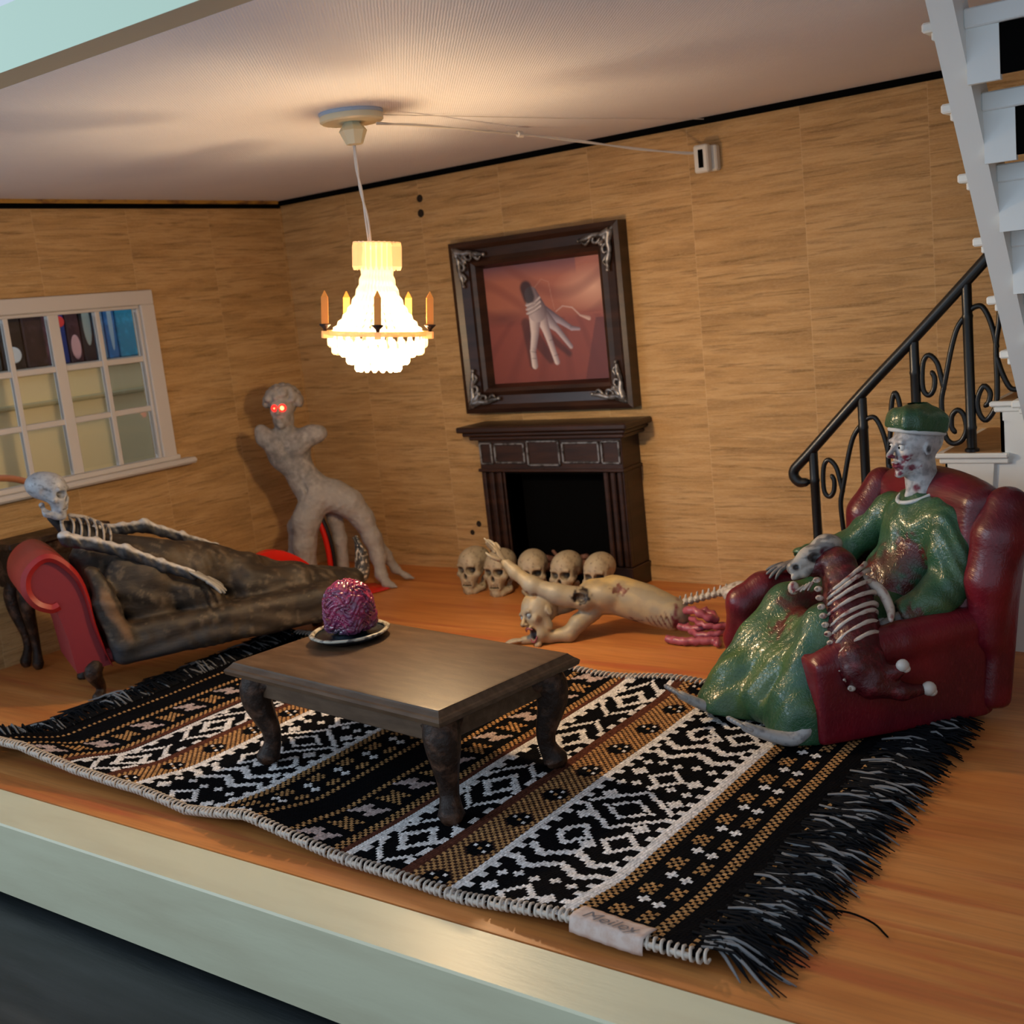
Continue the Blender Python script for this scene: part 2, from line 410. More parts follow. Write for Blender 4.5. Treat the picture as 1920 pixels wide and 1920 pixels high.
BLACK = mat('matt_black', (.002, .002, .002), .9, spec=.05)
IRON = mat('black_iron', (.006, .0065, .007), .34, bump=(40, .15, .003))
SILVER = mat('silver_rub', (.30, .29, .29), .38, metal=.7, var=(30, (.08, .07, .065), .45, .6), bump=(40, .3, .005))
RED = hatch('red_armchair_paint', (.16, .006, .014), (.085, .005, .012), (.26, .03, .045))
CHRED = mat('red_velvet_plastic', (.34, .014, .013), .42, var=(3, (.24, .01, .012), .4, .7), bump=(50, .1, .003))
CHDARK = mat('red_side_panel', (.21, .012, .018), .55)
REDGLOSS = mat('red_gloss_plastic', (.60, .014, .006), .25)  # one even bright red, glossy
IVORY = mat('ivory_plastic', (.66, .62, .45), .4)
WIREM = mat('clear_white_wire', (.62, .58, .54), .35)

# ------------------------------------------------------------------ the setting
mb = MB(); mb.box((-.06, -3.515, -.04), (7.2, .06, 0)); tag(mb.build('floor', FLOORM), 'orange brown wood veneer floor with reddish streaks', kind='structure')
mb = MB(); mb.box((-.06, -3.515, 2.5), (7.2, .06, 2.56)); tag(mb.build('ceiling', CEILM), 'off white textured paper ceiling', kind='structure')
mb = MB(); mb.box((-.06, 0, 0), (7.2, .06, 2.5)); WB = tag(mb.build('wall_back', WALLP), 'back wall in tan grasscloth wallpaper', kind='structure')
mb = MB(); mb.box((7.14, -3.515, 0), (7.2, 0, 2.5)); tag(mb.build('wall_right', WALLP), 'right wall in tan grasscloth wallpaper', kind='structure')
WY0, WY1, WZ0, WZ1 = -2.99, -1.28, .955, 1.885
mb = MB(); mb.box((-.06, -3.515, 0), (0, 0, WZ0)); mb.box((-.06, -3.515, WZ1), (0, 0, 2.5)); mb.box((-.06, -3.515, WZ0), (0, WY0, WZ1)); mb.box((-.06, WY1, WZ0), (0, 0, WZ1))
tag(mb.build('wall_left', WALLP), 'left wall in tan grasscloth wallpaper around the window', kind='structure')
mb = MB(); mb.box((.012, -.014, .0), (7.14, 0, .085)); mb.box((.012, -.008, .085), (7.14, 0, .105)); tag(mb.build('baseboard_back', WALLP), kind='structure')
mb = MB(); mb.box((0, -3.5, .0), (.014, 0, .085)); mb.box((0, -3.5, .085), (.008, 0, .105)); tag(mb.build('baseboard_left', WALLP), kind='structure')
mb = MB(); mb.box((0, -.022, 2.468), (7.14, 0, 2.5)); tag(mb.build('trim_1', BLACK), 'black gap strip along the top of the back wall', kind='structure')
mb = MB(); mb.box((0, -3.51, 2.452), (.02, -.02, 2.478)); tag(mb.build('trim_2', BLACK), 'black strip along the top of the left wall', kind='structure')
mb = MB(); mb.box((0, -3.51, 2.478), (.035, -.05, 2.5)); tag(mb.build('trim_3', mat('yellowed_wood', (.42, .22, .035), .5, var=(20, (.16, .07, .02), .5, .65), stretch=(1, .4, 1))), 'strip of yellowed wood above the left wall', kind='structure')
mb = MB(); mb.box((-.1, -3.715, -.295), (7.3, -3.517, .0), bev=.006); tag(mb.build('trim_4', CREAM), 'cream painted front edge of the doll house floor', kind='structure')
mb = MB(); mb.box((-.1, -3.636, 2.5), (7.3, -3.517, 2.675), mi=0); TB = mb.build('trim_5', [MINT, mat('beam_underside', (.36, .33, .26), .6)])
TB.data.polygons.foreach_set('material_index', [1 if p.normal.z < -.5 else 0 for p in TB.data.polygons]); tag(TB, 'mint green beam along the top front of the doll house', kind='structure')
# house outer shell below the floor and the furniture it stands on
mb = MB(); mb.box((-.1, -3.516, -.295), (7.3, .1, -.041)); tag(mb.build('trim_6', CREAM), kind='structure')
mb = MB(); mb.box((-3, -5.1, -.42), (9.5, 1.5, -.335)); tag(mb.build('floor_2', mat('dark_stained_tabletop', (.012, .016, .017), .5, var=(5, (.028, .032, .034), .4, .7), bump=(24, .3, .004), stretch=(.35, 3, 3))), 'blackish wood tabletop carrying the doll house', kind='structure')
mb = MB(); 
for x in (0, 3.4, 6.8): mb.box((x, -3.5, -.335), (x + .3, 0, -.295))
tag(mb.build('trim_7', BLACK), kind='structure')
# nail holes in the back wall
def hole(x, z, r):
    m = MB(); m.lathe([(r * 1.25, 0), (r * 1.1, .004), (r * .7, .003), (r * .5, .002)], (x, -.0005, z), 14, axis=(0, -1, 0)); m.build('nail_hole', mat('hole_%d' % (x * 100 + z * 10), (.02, .010, .004), .9), WB)
hole(1.229, 2.355, .019); hole(1.224, 2.266, .02); hole(1.409, .30, .016); hole(1.349, .242, .014)
# ------------------------------------------------------------------ window in the left wall
wn = thing('window_1', (0, 0, 0), 'white multi pane window in the left wall', None); wn['kind'] = 'structure'
def fr(name, lo, hi, b=.006): m = MB(); m.box(lo, hi, bev=b); return m.build(name, WINW, wn)
m = MB(); 
for lo, hi in (((-.03, WY0-.10, WZ1), (.035, WY1+.10, WZ1+.085)), ((-.03, WY1, WZ0), (.035, WY1+.10, WZ1)), ((-.03, WY0-.1, WZ0), (.035, WY0, WZ1)), ((-.03, WY0, WZ1-.02), (.018, WY1, WZ1)), ((-.03, WY1-.02, WZ0), (.018, WY1, WZ1-.02))): m.box(lo, hi, bev=.005)
m.build('window_frame', WINW, wn)
m = MB(); m.box((-.03, WY0-.12, .93), (.045, WY1+.115, WZ0+.005), bev=.005); m.box((0, WY0-.16, .893), (.10, WY1+.20, .93), bev=.012); m.build('window_sill', WINW, wn)
yc = [WY1 - .29 * i for i in range(0, 7)]; zc = [.965, 1.265, 1.565, 1.865]
for i, y in enumerate(yc[1:6]):
    w = .035 if i % 2 == 1 else .016
    fr('mullion' if i % 2 == 1 else 'glazing_bar', (-.024, y - w, .96), (.012, y + w, 1.87), .004)
for z in zc[1:3]: fr('glazing_bar', (-.02, WY0, z - .017), (.006, WY1, z + .017), .004)
GL = NT('window_glass'); GL.col((.9, .95, 1)); GL.set(Roughness=.05); _t = GL.node('ShaderNodeBsdfTransparent'); _m = GL.node('ShaderNodeMixShader'); _g = GL.node('ShaderNodeBsdfGlossy'); _g.inputs['Roughness'].default_value = .04
_f = GL.node('ShaderNodeFresnel'); _f.inputs[0].default_value = 1.35; GL.l.new(_f.outputs[0], _m.inputs[0]); GL.l.new(_t.outputs[0], _m.inputs[1]); GL.l.new(_g.outputs[0], _m.inputs[2]); GL.l.new(_m.outputs[0], GL.out.inputs[0])
for i in range(5):
    for j in range(3):
        m = MB(); m.box((-.012, yc[i+1] + .02, zc[j] + .018), (-.009, yc[i] - .02, zc[j+1] - .018)); m.build('pane', GL.m, wn)
# what stands outside the window: a cream cabinet and a row of books above it
cb = thing('cabinet', (-.78, -1.6, -.335), 'pale cream cabinet outside the window, below the books', 'cabinet')
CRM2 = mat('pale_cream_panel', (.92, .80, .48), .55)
m = MB(); m.box((-.9, -2.4, 0), (0, 2.2, 1.87), bev=.01); m.build('body', CRM2, cb)
m = MB(); m.box((-.9, -2.4, 1.872), (.03, 2.2, 1.912), bev=.01); m.build('top_board', mat('grey_shelf_board', (.40, .36, .30), .6), cb)
m = MB(); m.box((0, -2.4, 1.665), (.035, 2.2, 1.70), bev=.01); m.build('ledge', mat('olive_ledge', (.52, .46, .25), .6), cb)  # ledge in its own olive tone, darker than the cream panel
m = MB(); m.box((-1.8, -3.9, 1.2), (-1.74, 1.2, 3.6)); tag(m.build('wall_outside', mat('dark_bookcase_back', (.03, .032, .04), .8)), 'dark panel behind the books outside the window', kind='structure')
bk = [(-1.98, -1.73, '3a4a52', 'slate grey book standing leftmost among those seen through the window', .0),
      (-1.72, -1.565, '2a2326', 'dark brown book with a pale round emblem on its spine', .02), (-1.56, -1.41, '3b2a30', 'dark maroon book between the emblem spine and the window mullion', .01),
      (-1.37, -1.335, 'c79ab8', 'thin pink book seen through the window', .01), (-1.33, -1.255, '2c3f8c', 'blue book with a red dot on its spine', .0),
      (-1.25, -1.15, '4a2f38', 'dark brown book with a pink blot low on its spine', .02), (-1.145, -1.05, '17222a', 'black book with pale grey drawing on its spine', .0),
      (-1.045, -.965, '7fa5c4', 'pale grey blue book left of the bright blue one', .015), (-.96, -.875, '3f86c9', 'blue book with whitish scrawl on its spine', .0),
      (-.87, -.70, '36a6cf', 'cyan book, rightmost seen through the window', .01)]
def book(y0, y1, h, lab, dx):
    t = thing('book', (-.80, (y0+y1)/2, 1.577), lab, 'book', 0, 'books outside the window'); w = (y1-y0)/2 - .003; H = .56 + dx * 2
    mm = mat('book_cover', hexc(h)[:3], .35, var=(14, tuple(min(1, c * 1.7 + .02) for c in hexc(h)[:3]), .5, .7))
    m = MB(); m.box((-.34, -w, 0), (0, w, H), bev=.008); m.build('cover', mm, t)
    m = MB(); m.box((-.335, -w * .8, H), (-.02, w * .8, H + .003)); m.build('pages', IVORY, t); return t
BK = [book(*b[:4], b[4]) for b in bk]
def emblem(t, z, r, col, name='emblem', ry=None):
    m = MB(); m.lathe([(1, 0), (.9, .003)], (0, 0, 0), 20, axis=(1, 0, 0)); m.v = [(p[0], p[1] * (ry or r) , p[2] * r + z) for p in m.v]
    return m.build(name, mat('print_' + name, col, .5), t)
emblem(BK[1], .09, .05, (.75, .85, .95)); emblem(BK[4], .27, .035, (.9, .06, .06), 'red_dot'); emblem(BK[5], .10, .08, (.75, .45, .5), 'pink_blot', .035); emblem(BK[6], .25, .15, (.35, .45, .45), 'spine_drawing', .03); emblem(BK[8], .25, .2, (.55, .72, .85), 'scrawl', .018)
m = MB(); m.tube([(-.5, -2.6, .9), (-.45, -2.2, .98), (-.42, -1.95, .93), (-.42, -1.88, .80)], .02, 8, 6); tag(m.build('arc', mat('orange_arc', (.62, .22, .10), .5), smooth=True), 'orange cord arching outside the lower left window panes', 'arc')  # orange curved tube outside the lower left panes
# ------------------------------------------------------------------ ceiling rose, cable, wall socket
cr = thing('ceiling_rose', (2.62, -2.05, 2.5), 'ivory ceiling disc with faceted cup above the chandelier', 'ceiling rose')
m = MB(); m.lathe([(.128, -.014), (.133, -.006), (.131, 0)], (0, 0, 0), 32); m.build('backing_disc', mat('pale_blue_disc', (.42, .52, .66), .5), cr)
m = MB(); m.lathe([(.122, -.042), (.13, -.036), (.13, -.015), (.128, -.014)], (0, 0, 0), 32); m.build('disc', IVORY, cr, autos=.6)
m = MB(); m.lathe([(.034, -.128), (.058, -.075), (.036, -.045), (.034, -.042)], (0, 0, 0), 8); m.build('cup', IVORY, cr)
m = MB()
for s in (-1, 1): m.tube([(2.585+s*.003, -2.015, 2.375), (2.588+s*.004, -2.02, 2.28), (2.605-s*.004, -2.03, 2.19), (2.635+s*.006, -2.05, 2.08), (2.655+s*.005, -2.07, 1.975), (2.655, -2.07, 1.95)], .0048, 6, 6)
tag(m.build('pendant_wire', WIREM, smooth=True), 'twisted clear wire from which the chandelier hangs', 'wire')
m = MB()
for s in (-1, 1): m.tube([(2.70, -1.99, 2.445+s*.003), (2.70, -1.7, 2.452-s*.003), (2.66, -1.2, 2.462+s*.003), (2.65, -.9, 2.462-s*.002), (2.75, -.6, 2.432+s*.004), (2.95, -.3, 2.37-s*.003), (3.12, -.12, 2.33+s*.004), (3.17, -.075, 2.325)], .0042, 6, 6)
c_ = m.build('cable', WIREM, smooth=True); tag(c_, 'thin twisted cable from the ceiling rose to the wall socket', 'cable')
m = MB()
for k in range(4): m.lathe([(.012, -.004), (.017, 0), (.012, .004)], (2.648, -.915 + k*.011, 2.462), 12, axis=(.2, 1, .1))
m.build('cable_tie', WIREM, c_, smooth=True)
m = MB(); m.tube([(2.66, -1.93, 2.49), (2.9, -.9, 2.494), (3.2, -.03, 2.49)], .0022, 5); tag(m.build('thread', WIREM), 'fine straight thread along the ceiling above the cable', 'thread')
sk = thing('wall_socket', (3.215, 0, 2.30), 'small white socket high on the back wall', 'socket')
WPL = mat('white_socket_plastic', (.72, .70, .64), .4)
m = MB(); m.box((-.02, -.05, -.075), (.05, 0, .055), bev=.008); m.build('backplate', WPL, sk)
m = MB(); m.box((-.055, -.10, -.08), (.025, -.05, .06), bev=.008); m.build('plug', WPL, sk)
m = MB(); m.box((-.027, -.103, -.055), (.0, -.099, .035), bev=.001); m.build('slot', BLACK, sk)

# ------------------------------------------------------------------ chandelier
ch = thing('chandelier', (LAMP[0], LAMP[1], 1.42), 'lit clear crystal chandelier with five orange candles', 'chandelier')
G1 = glassy('crown_crystal', (.95, .8, .6), (1, .62, .28), .28, .6); G2 = glassy('lit_crystal', (1, .92, .8), (1, .72, .36), 1.05, .76); G3 = glassy('basket_crystal', (1, .95, .85), (1, .80, .48), 7, .78)
GR = glassy('amber_ring', (.95, .55, .25), (1, .45, .12), .5, .15)
Z = lambda z: z - 1.42
for k in range(26):
    a = 2*PI*k/26; ca, sa = math.cos(a), math.sin(a); m = MB()
    m.lathe([(.004, Z(1.86)), (.0115, Z(1.875)), (.0115, Z(1.955)), (.005, Z(1.975))], (.094*ca, .094*sa, 0), 4); m.build('crown_prism', G1, ch)
m = MB(); m.lathe([(.085, Z(1.968)), (.10, Z(1.968)), (.10, Z(1.973)), (.085, Z(1.973))], seg=32); m.lathe([(.01, Z(1.955)), (.085, Z(1.96))], seg=24); m.build('crown_ring', G1, ch)
neck = [(.052, 1.965), (.056, 1.88), (.064, 1.82), (.085, 1.755), (.112, 1.70), (.142, 1.655), (.172, 1.615)]
for k in range(30):
    a = 2*PI*(k+.5)/30; m = MB(); P = [(r*math.cos(a), r*math.sin(a), Z(z)) for r, z in neck]; P = catmull(P, 3)
    R = [(.0075 + .006 * i / len(P)) * (1 + .28 * math.cos(i * PI)) for i in range(len(P))]
    m.tube(P, R, 5); m.build('crystal_strand', G1 if k < 0 else G2, ch)
m = MB(); m.lathe([(.190, Z(1.592)), (.212, Z(1.592)), (.214, Z(1.612)), (.192, Z(1.612)), (.190, Z(1.592))], seg=40, cap=False); m.build('ring', GR, ch, autos=.5)
OR = mat('orange_candle', (.80, .30, .055), .45); _ = OR.node_tree.nodes['Principled BSDF']; _.inputs['Subsurface Weight'].default_value = .0; _.inputs['Emission Color'].default_value = (1, .35, .04, 1); _.inputs['Emission Strength'].default_value = .10
face = math.atan2(-5.755 - LAMP[1], 6.008 - LAMP[0])
for k in range(5):
    a = face + .02 + 2*PI*k/5; ca, sa = math.cos(a), math.sin(a); x, y = .226*ca, .226*sa
    R = Matrix.Rotation(a, 3, 'Z')
    m = MB(); m.box((x-.032, y-.013, Z(1.583)), (x+.012, y+.013, Z(1.612)), rot=R, c=(x, y, 0)); m.build('arm_block', GR, ch)
    m = MB(); m.lathe([(.006, Z(1.607)), (.009, Z(1.622)), (.024, Z(1.636)), (.024, Z(1.640)), (.010, Z(1.642))], (x, y, 0), 12); m.build('candle_cup', BROWNBLK, ch, smooth=True)
    m = MB(); m.lathe([(.020, Z(1.638)), (.020, Z(1.748)), (.002, Z(1.775))], (x, y, 0), 4); cdl = m.build('candle', OR, ch); 
def tier(n, R, z, br, drop, M):
    for k in range(n):
        a = 2*PI*(k+.5)/n; x, y = R*math.cos(a), R*math.sin(a); m = MB()
        m.tube([(x, y, Z(z)), (x, y, Z(z-drop*.5)), (x*.985, y*.985, Z(z-drop))], [br*.7, br*.85, br], 7); m.build('crystal_drop', M, ch, smooth=True)
tier(26, .200, 1.588, .013, .034, G2); tier(24, .184, 1.565, .014, .040, G2); tier(22, .150, 1.560, .014, .045, G3); tier(18, .122, 1.525, .015, .040, G3); tier(16, .088, 1.500, .014, .046, G3)
m = MB(); m.lathe([(.008, Z(1.555)), (.028, Z(1.575)), (.030, Z(1.61)), (.018, Z(1.65)), (.012, Z(1.68))], seg=16); m.build('bulb', emit('bulb', (1, .82, .5), 6), ch, smooth=True)
m = MB(); m.lathe([(.004, Z(1.449)), (.05, Z(1.450)), (.085, Z(1.454))], seg=24); m.build('bottom_plate', G3, ch)

_vd = Vector((-.5913, .7868, -.1772)); _piv = Vector((LAMP[0], LAMP[1], 1.72))
_R = Matrix.Rotation(math.radians(6.6), 3, _vd); ch.rotation_euler = _R.to_euler(); ch.location = _piv + _R @ (Vector((LAMP[0], LAMP[1], 1.42)) - _piv)
# ------------------------------------------------------------------ framed picture
pf = thing('picture_frame', (2.08, 0, 1.535), 'dark wooden frame with silver corners above the fireplace, holding a picture of a severed hand', 'picture')
FX0, FX1, FZ0, FZ1 = -.595, .595, -.515, .515; IX0, IX1, IZ0, IZ1 = -.395, .425, -.345, .345
prof = [(0, 0), (0, -.095), (.03, -.105), (.06, -.085), (.12, -.075), (.15, -.09), (.175, -.08), (.19, -.05), (.2, -.03)]
m = MB(); V = []; F = []
for t, y in prof:
    f = t / .2; V += [(FX0 + (IX0-FX0)*f, y, FZ0 + (IZ0-FZ0)*f), (FX1 + (IX1-FX1)*f, y, FZ0 + (IZ0-FZ0)*f), (FX1 + (IX1-FX1)*f, y, FZ1 + (IZ1-FZ1)*f), (FX0 + (IX0-FX0)*f, y, FZ1 + (IZ1-FZ1)*f)]
for i in range(len(prof)-1):
    for k in range(4): F.append((i*4+k, i*4+(k+1) % 4, i*4+4+(k+1) % 4, i*4+4+k))
F.append((0, 1, 2, 3)); m.add(V, F); m.build('frame', DARKW, pf)
# painted canvas
nx, nz_ = 190, 170; xs = np.linspace(IX0-.01, IX1+.01, nx); zs = np.linspace(IZ0-.01, IZ1+.01, nz_); X, Zz = np.meshgrid(xs, zs, indexing='ij')
V = np.stack([X.ravel(), np.full(X.size, -.032), Zz.ravel()], 1); I = np.arange(nx*nz_).reshape(nx, nz_)
F = np.stack([I[:-1, :-1], I[1:, :-1], I[1:, 1:], I[:-1, 1:]], -1).reshape(-1, 4)
u = (V[:, 0] - IX0) / (IX1 - IX0); v = 1 - (V[:, 2] - IZ0) / (IZ1 - IZ0)      # v down
def lerp(a, b, t): return a * (1 - t[:, None]) + b * t[:, None]
H3 = lambda h: np.array(hexc(h)[:3])
cc = lerp(H3('9a5243'), H3('7d3f36'), np.clip(v, 0, 1)); up = np.clip((.5 - v) / .12, 0, 1)
cc = lerp(cc, H3('a9674f'), up * .8); g = np.clip(1 - np.hypot((u - .93) / .35, (v - .25) / .2), 0, 1); cc = lerp(cc, H3('d8a68c'), g)
cc = lerp(cc, H3('6e4650'), np.clip(1 - v / .13, 0, 1) * (u < .8)); cc = lerp(cc, H3('5c2f2e'), .7 * np.clip(1 - np.hypot((u - .12) / .3, (v - .44) / .09), 0, 1))
gr = np.sin(24 * v + 5 * np.sin(4 * u + 2) ) * (v < .45); cc = lerp(cc, H3('7a3f35'), np.clip(gr, 0, 1) * .45)
ang = np.arctan2(u - .62, v + .05); cc = lerp(cc, H3('6b332d'), .55 * np.clip(np.sin(ang * 26) - .3, 0, 1) * (v > .47)); cc = lerp(cc, H3('5a2b2b'), .7 * ((u > .8) & (u - .8 > .25 * (1 - v)) & (v > .5)))
def seg2(a, b, ra, rb):
    a = np.array(a); b = np.array(b); d = b - a; p = np.stack([u, v * .84], 1); a = a * [1, .84]; b = b * [1, .84]; d = b - a
    t = np.clip((p - a) @ d / (d @ d), 0, 1); q = p - a - t[:, None] * d; r = ra + (rb - ra) * t; n = (q[:, 0] * d[1] - q[:, 1] * d[0]) / np.linalg.norm(d)
    return np.linalg.norm(q, axis=1) - r, n / r
def stroke(P, R, light='cdbfc2', dark='6b5560', shade=1, e=.006):
    global cc
    for i in range(len(P)-1):
        d, n = seg2(P[i], P[i+1], R[i], R[i+1]); w = np.clip(-d / e, 0, 1)
        c = lerp(H3(light), H3(dark), np.clip(.35 + .7 * shade * n, 0, 1)); cc = cc * (1 - w[:, None]) + c * w[:, None]
def shad(P, R, k=.6, e=.02):
    global cc
    for i in range(len(P)-1):
        d, _ = seg2(P[i], P[i+1], R[i], R[i+1]); w = np.clip(-d / e + .5, 0, 1) * k; cc = lerp(cc, H3('24141a'), w)
shad([(.40, .62), (.52, .82)], [.05, .03]); shad([(.5, .6), (.68, .78)], [.03, .02]); shad([(.33, .5), (.36, .85)], [.04, .03])
stroke([(.42, .32), (.44, .2), (.5, .14), (.56, .17), (.575, .3), (.59, .40)], [.004]*6, 'c79a8c', 'a06a5c'); stroke([(.6, .42), (.66, .38), (.74, .40), (.8, .47), (.87, .50)], [.006, .007, .008, .009, .018], 'cdb0a6', '9a7068')
stroke([(.50, .42), (.63, .50), (.72, .57), (.78, .58)], [.05, .026, .02, .014], 'a79aa8', '54434f'); stroke([(.50, .46), (.60, .57), (.70, .72)], [.055, .026, .02], 'b9adb5', '5d4a55')
stroke([(.46, .42), (.50, .56), (.53, .68), (.57, .84)], [.06, .036, .028, .026], 'd3c4c4', '75606a'); stroke([(.42, .42), (.40, .60), (.37, .74), (.375, .86)], [.06, .036, .028, .03], 'd8cac8', '7b666e')
stroke([(.40, .26), (.44, .40)], [.06, .085], 'b7a9ad', '5d4a52'); shad([(.36, .2), (.38, .28)], [.05, .05], .9)
for k in range(3): stroke([(.35, .345 + k*.035), (.42, .33 + k*.03), (.47, .29 + k*.035)], [.011]*3, 'ddd2d2', '6b5560'); shad([(.36, .362 + k*.035), (.46, .315 + k*.035)], [.003]*2, .5, .004)
for a, b in (((.35, .74), (.40, .75)), ((.355, .80), (.39, .80)), ((.52, .66), (.55, .65)), ((.55, .79), (.59, .78))): shad([a, b], [.003]*2, .5, .004)
me = mesh_np('canvas', V, F[:, ::-1]); set_col(me, np.hstack([cc, np.ones((len(cc), 1))])); link('canvas', me, mat('picture_print', (1, 1, 1), .35, attr=True), pf)
# silver corner mounts: scrolls and leaves
for cx, cz, sx, sz in ((FX0+.035, FZ1-.035, 1, -1), (FX1-.035, FZ1-.035, -1, -1), (FX0+.035, FZ0+.035, 1, 1), (FX1-.035, FZ0+.035, -1, 1)):
    m = MB(); T = lambda a, b, y=-.098: (cx + sx*a, y, cz + sz*b)
    for q in (0, 1):
        W_ = (lambda a, b, y=-.098: T(b, a, y)) if q else T
        m.tube([W_(.02, .02), W_(.07, .035), (W_(.12, .03)), W_(.17, .045), W_(.22, .05)], [.026, .02, .014, .018, .008], 7, 4)
        m.tube([W_(.06, .02), W_(.10, .07), W_(.13, .065), W_(.125, .04)], [.012, .010, .009, .007], 6, 4)
        m.tube([W_(.15, .05), W_(.18, .075), W_(.2, .06)], [.010, .009, .006], 6, 3); m.ball(W_(.075, .085), .014, 8, 5); m.ball(W_(.225, .052), .013, 8, 5)
    m.tube([T(.0, .0), T(.05, .05), T(.085, .085)], [.012, .024, .012], 7, 3)
    m.build('corner_mount', SILVER, pf, smooth=True)

# ------------------------------------------------------------------ fireplace
fp = thing('fireplace', (2.135, 0, 0), 'dark walnut fireplace with a black firebox under the framed picture', 'fireplace')
def bb(name, boxes, m_, p, bev=.004):
    m = MB()
    for lo, hi in boxes: m.box(lo, hi, bev=min(bev, min(abs(hi[i]-lo[i]) for i in range(3)) * .3))
    return m.build(name, m_, p)
bb('mantel_shelf', [((-.59, -.30, .925), (.60, 0, .96)), ((-.565, -.275, .90), (.575, 0, .925)), ((-.54, -.245, .872), (.55, 0, .90))], DARKW, fp, .008)
bb('frieze', [((-.505, -.2, .69), (.505, 0, .872)), ((-.515, -.215, .675), (.515, 0, .695))], DARKW, fp)
for x0, x1 in ((-.505, -.33), (.365, .505)):
    c = bb('pilaster', [((x0, -.17, .12), (x1, 0, .675))] , DARKW, fp)
    n = 3
    for k in range(n + 1):
        xx = x0 + (x1 - x0) * (k + 0) / n - (.012 if k == n else 0); bb('reed', [((xx, -.2, .12), (xx + (.03 if k < n else .012), -.165, .675))], DARKW, c, .006)
    bb('plinth', [((x0 - .012, -.215, 0), (x1 + .012, 0, .12))], DARKW, c)
bb('firebox', [((-.33, -.03, .0), (.365, 0, .675)), ((-.335, -.19, 0), (-.33, 0, .675)), ((.36, -.19, 0), (.365, 0, .675)), ((-.33, -.19, 0), (.365, -.03, .03)), ((-.33, -.19, .66), (.365, -.03, .675))], BLACK, fp)
def rect(x0, x1, z0, z1, w=.012): return [((x0, -.212, z0), (x1, -.198, z0+w)), ((x0, -.212, z1-w), (x1, -.198, z1)), ((x0, -.212, z0), (x0+w, -.198, z1)), ((x1-w, -.212, z0), (x1, -.198, z1))]
for r in ((-.495, -.40, .72, .855), (-.385, -.16, .725, .85), (-.145, .09, .71, .862), (.105, .36, .725, .85), (.37, .495, .72, .855)): bb('silver_moulding', rect(*r), SILVER, fp, .003)
LG = mat('log_bark', (.10, .035, .02), .7, var=(20, (.25, .12, .08), .5, .65), bump=(30, .6, .01))
for P, r in (([(-.22, -.10, .06), (.05, -.12, .10), (.18, -.10, .085)], .035), ([(-.05, -.13, .05), (.16, -.09, .07), (.26, -.12, .055)], .035), ([(-.16, -.09, .09), (-.06, -.10, .12), (.06, -.09, .13), (.14, -.10, .15)], .017), ([(-.24, -.11, .09), (-.16, -.12, .13), (-.05, -.13, .12)], .02), ([(-.05, -.11, .13), (-.10, -.10, .17)], .011), ([(.12, -.13, .09), (.20, -.12, .14), (.26, -.11, .13)], .016)):
    m = MB(); m.tube([(a + .0, b, c) for a, b, c in P], r, 9, 3); tag(m.build('log', LG, fp, smooth=True))
# ------------------------------------------------------------------ coffee table
def cab_leg(h, s=1.0, out=(1, 1), knee=.055, wing=True):
    """cabriole leg: thick knee, slim ankle, ball foot; out = outward diagonal"""
    m = MB(); ox, oy = out; n = math.hypot(ox, oy); ox, oy = ox/n, oy/n
    zz = [1.0, .88, .72, .55, .38, .24, .14, .07, .03]; off = [0, .022, .022, .006, -.012, -.012, .0, .012, .012]; rr = [knee*.95, knee, knee*.90, knee*.72, knee*.58, knee*.52, knee*.60, knee*.74, knee*.62]
    P = [(ox*o*s, oy*o*s, h*z) for z, o in zip(zz, off)]; m.tube(P, [r*s for r in rr], 10, 3)
    if wing:
        for a, b in ((-out[0], 0), (0, -out[1])):
            P = [(0, 0, h*.98), (a*.05*s, b*.05*s, h*.93), (a*.10*s, b*.10*s, h*.97)]; m.tube(P, [knee*s*.9, knee*s*.55, knee*s*.22], 8, 2)
            m.ball((a*.075*s, b*.075*s, h*.9), .016*s, 8, 5)
    return m
tb = thing('coffee_table', (3.11, -2.717, .016), 'dark brown coffee table with cabriole legs on the patterned rug', 'table', math.radians(-7))
TW, TD, TH = .60, .345, .415
m = MB(); V = []; F = []
for i, (o, z) in enumerate([(.012, TH-.052), (.0, TH-.045), (-.004, TH-.03), (.004, TH-.022), (.010, TH-.018), (.022, TH-.006), (.026, TH-.001), (.034, TH)]):
    V += [(-TW+o, -TD+o, z), (TW-o, -TD+o, z), (TW-o, TD-o, z), (-TW+o, TD-o, z)]
for i in range(7):
    for k in range(4): F.append((i*4+k, i*4+(k+1) % 4, i*4+4+(k+1) % 4, i*4+4+k))
F += [(3, 2, 1, 0), (28, 29, 30, 31)]; m.add(V, F); m.build('table_top', TABTOP, tb)
bb('apron', [((-TW+.075, -TD+.065, .275), (TW-.075, -TD+.085, TH-.05)), ((-TW+.075, TD-.085, .275), (TW-.075, TD-.065, TH-.05)), ((-TW+.075, -TD+.065, .275), (-TW+.095, TD-.065, TH-.05)), ((TW-.095, -TD+.065, .275), (TW-.075, TD-.065, TH-.05))], TABTOP, tb)
for sx in (-1, 1):
    for sy in (-1, 1):
        l = cab_leg(.345, 1.0, (sx, sy), .064).build('leg', BROWNBLK, tb, smooth=True); l.location = (sx*(TW-.095), sy*(TD-.09), 0)
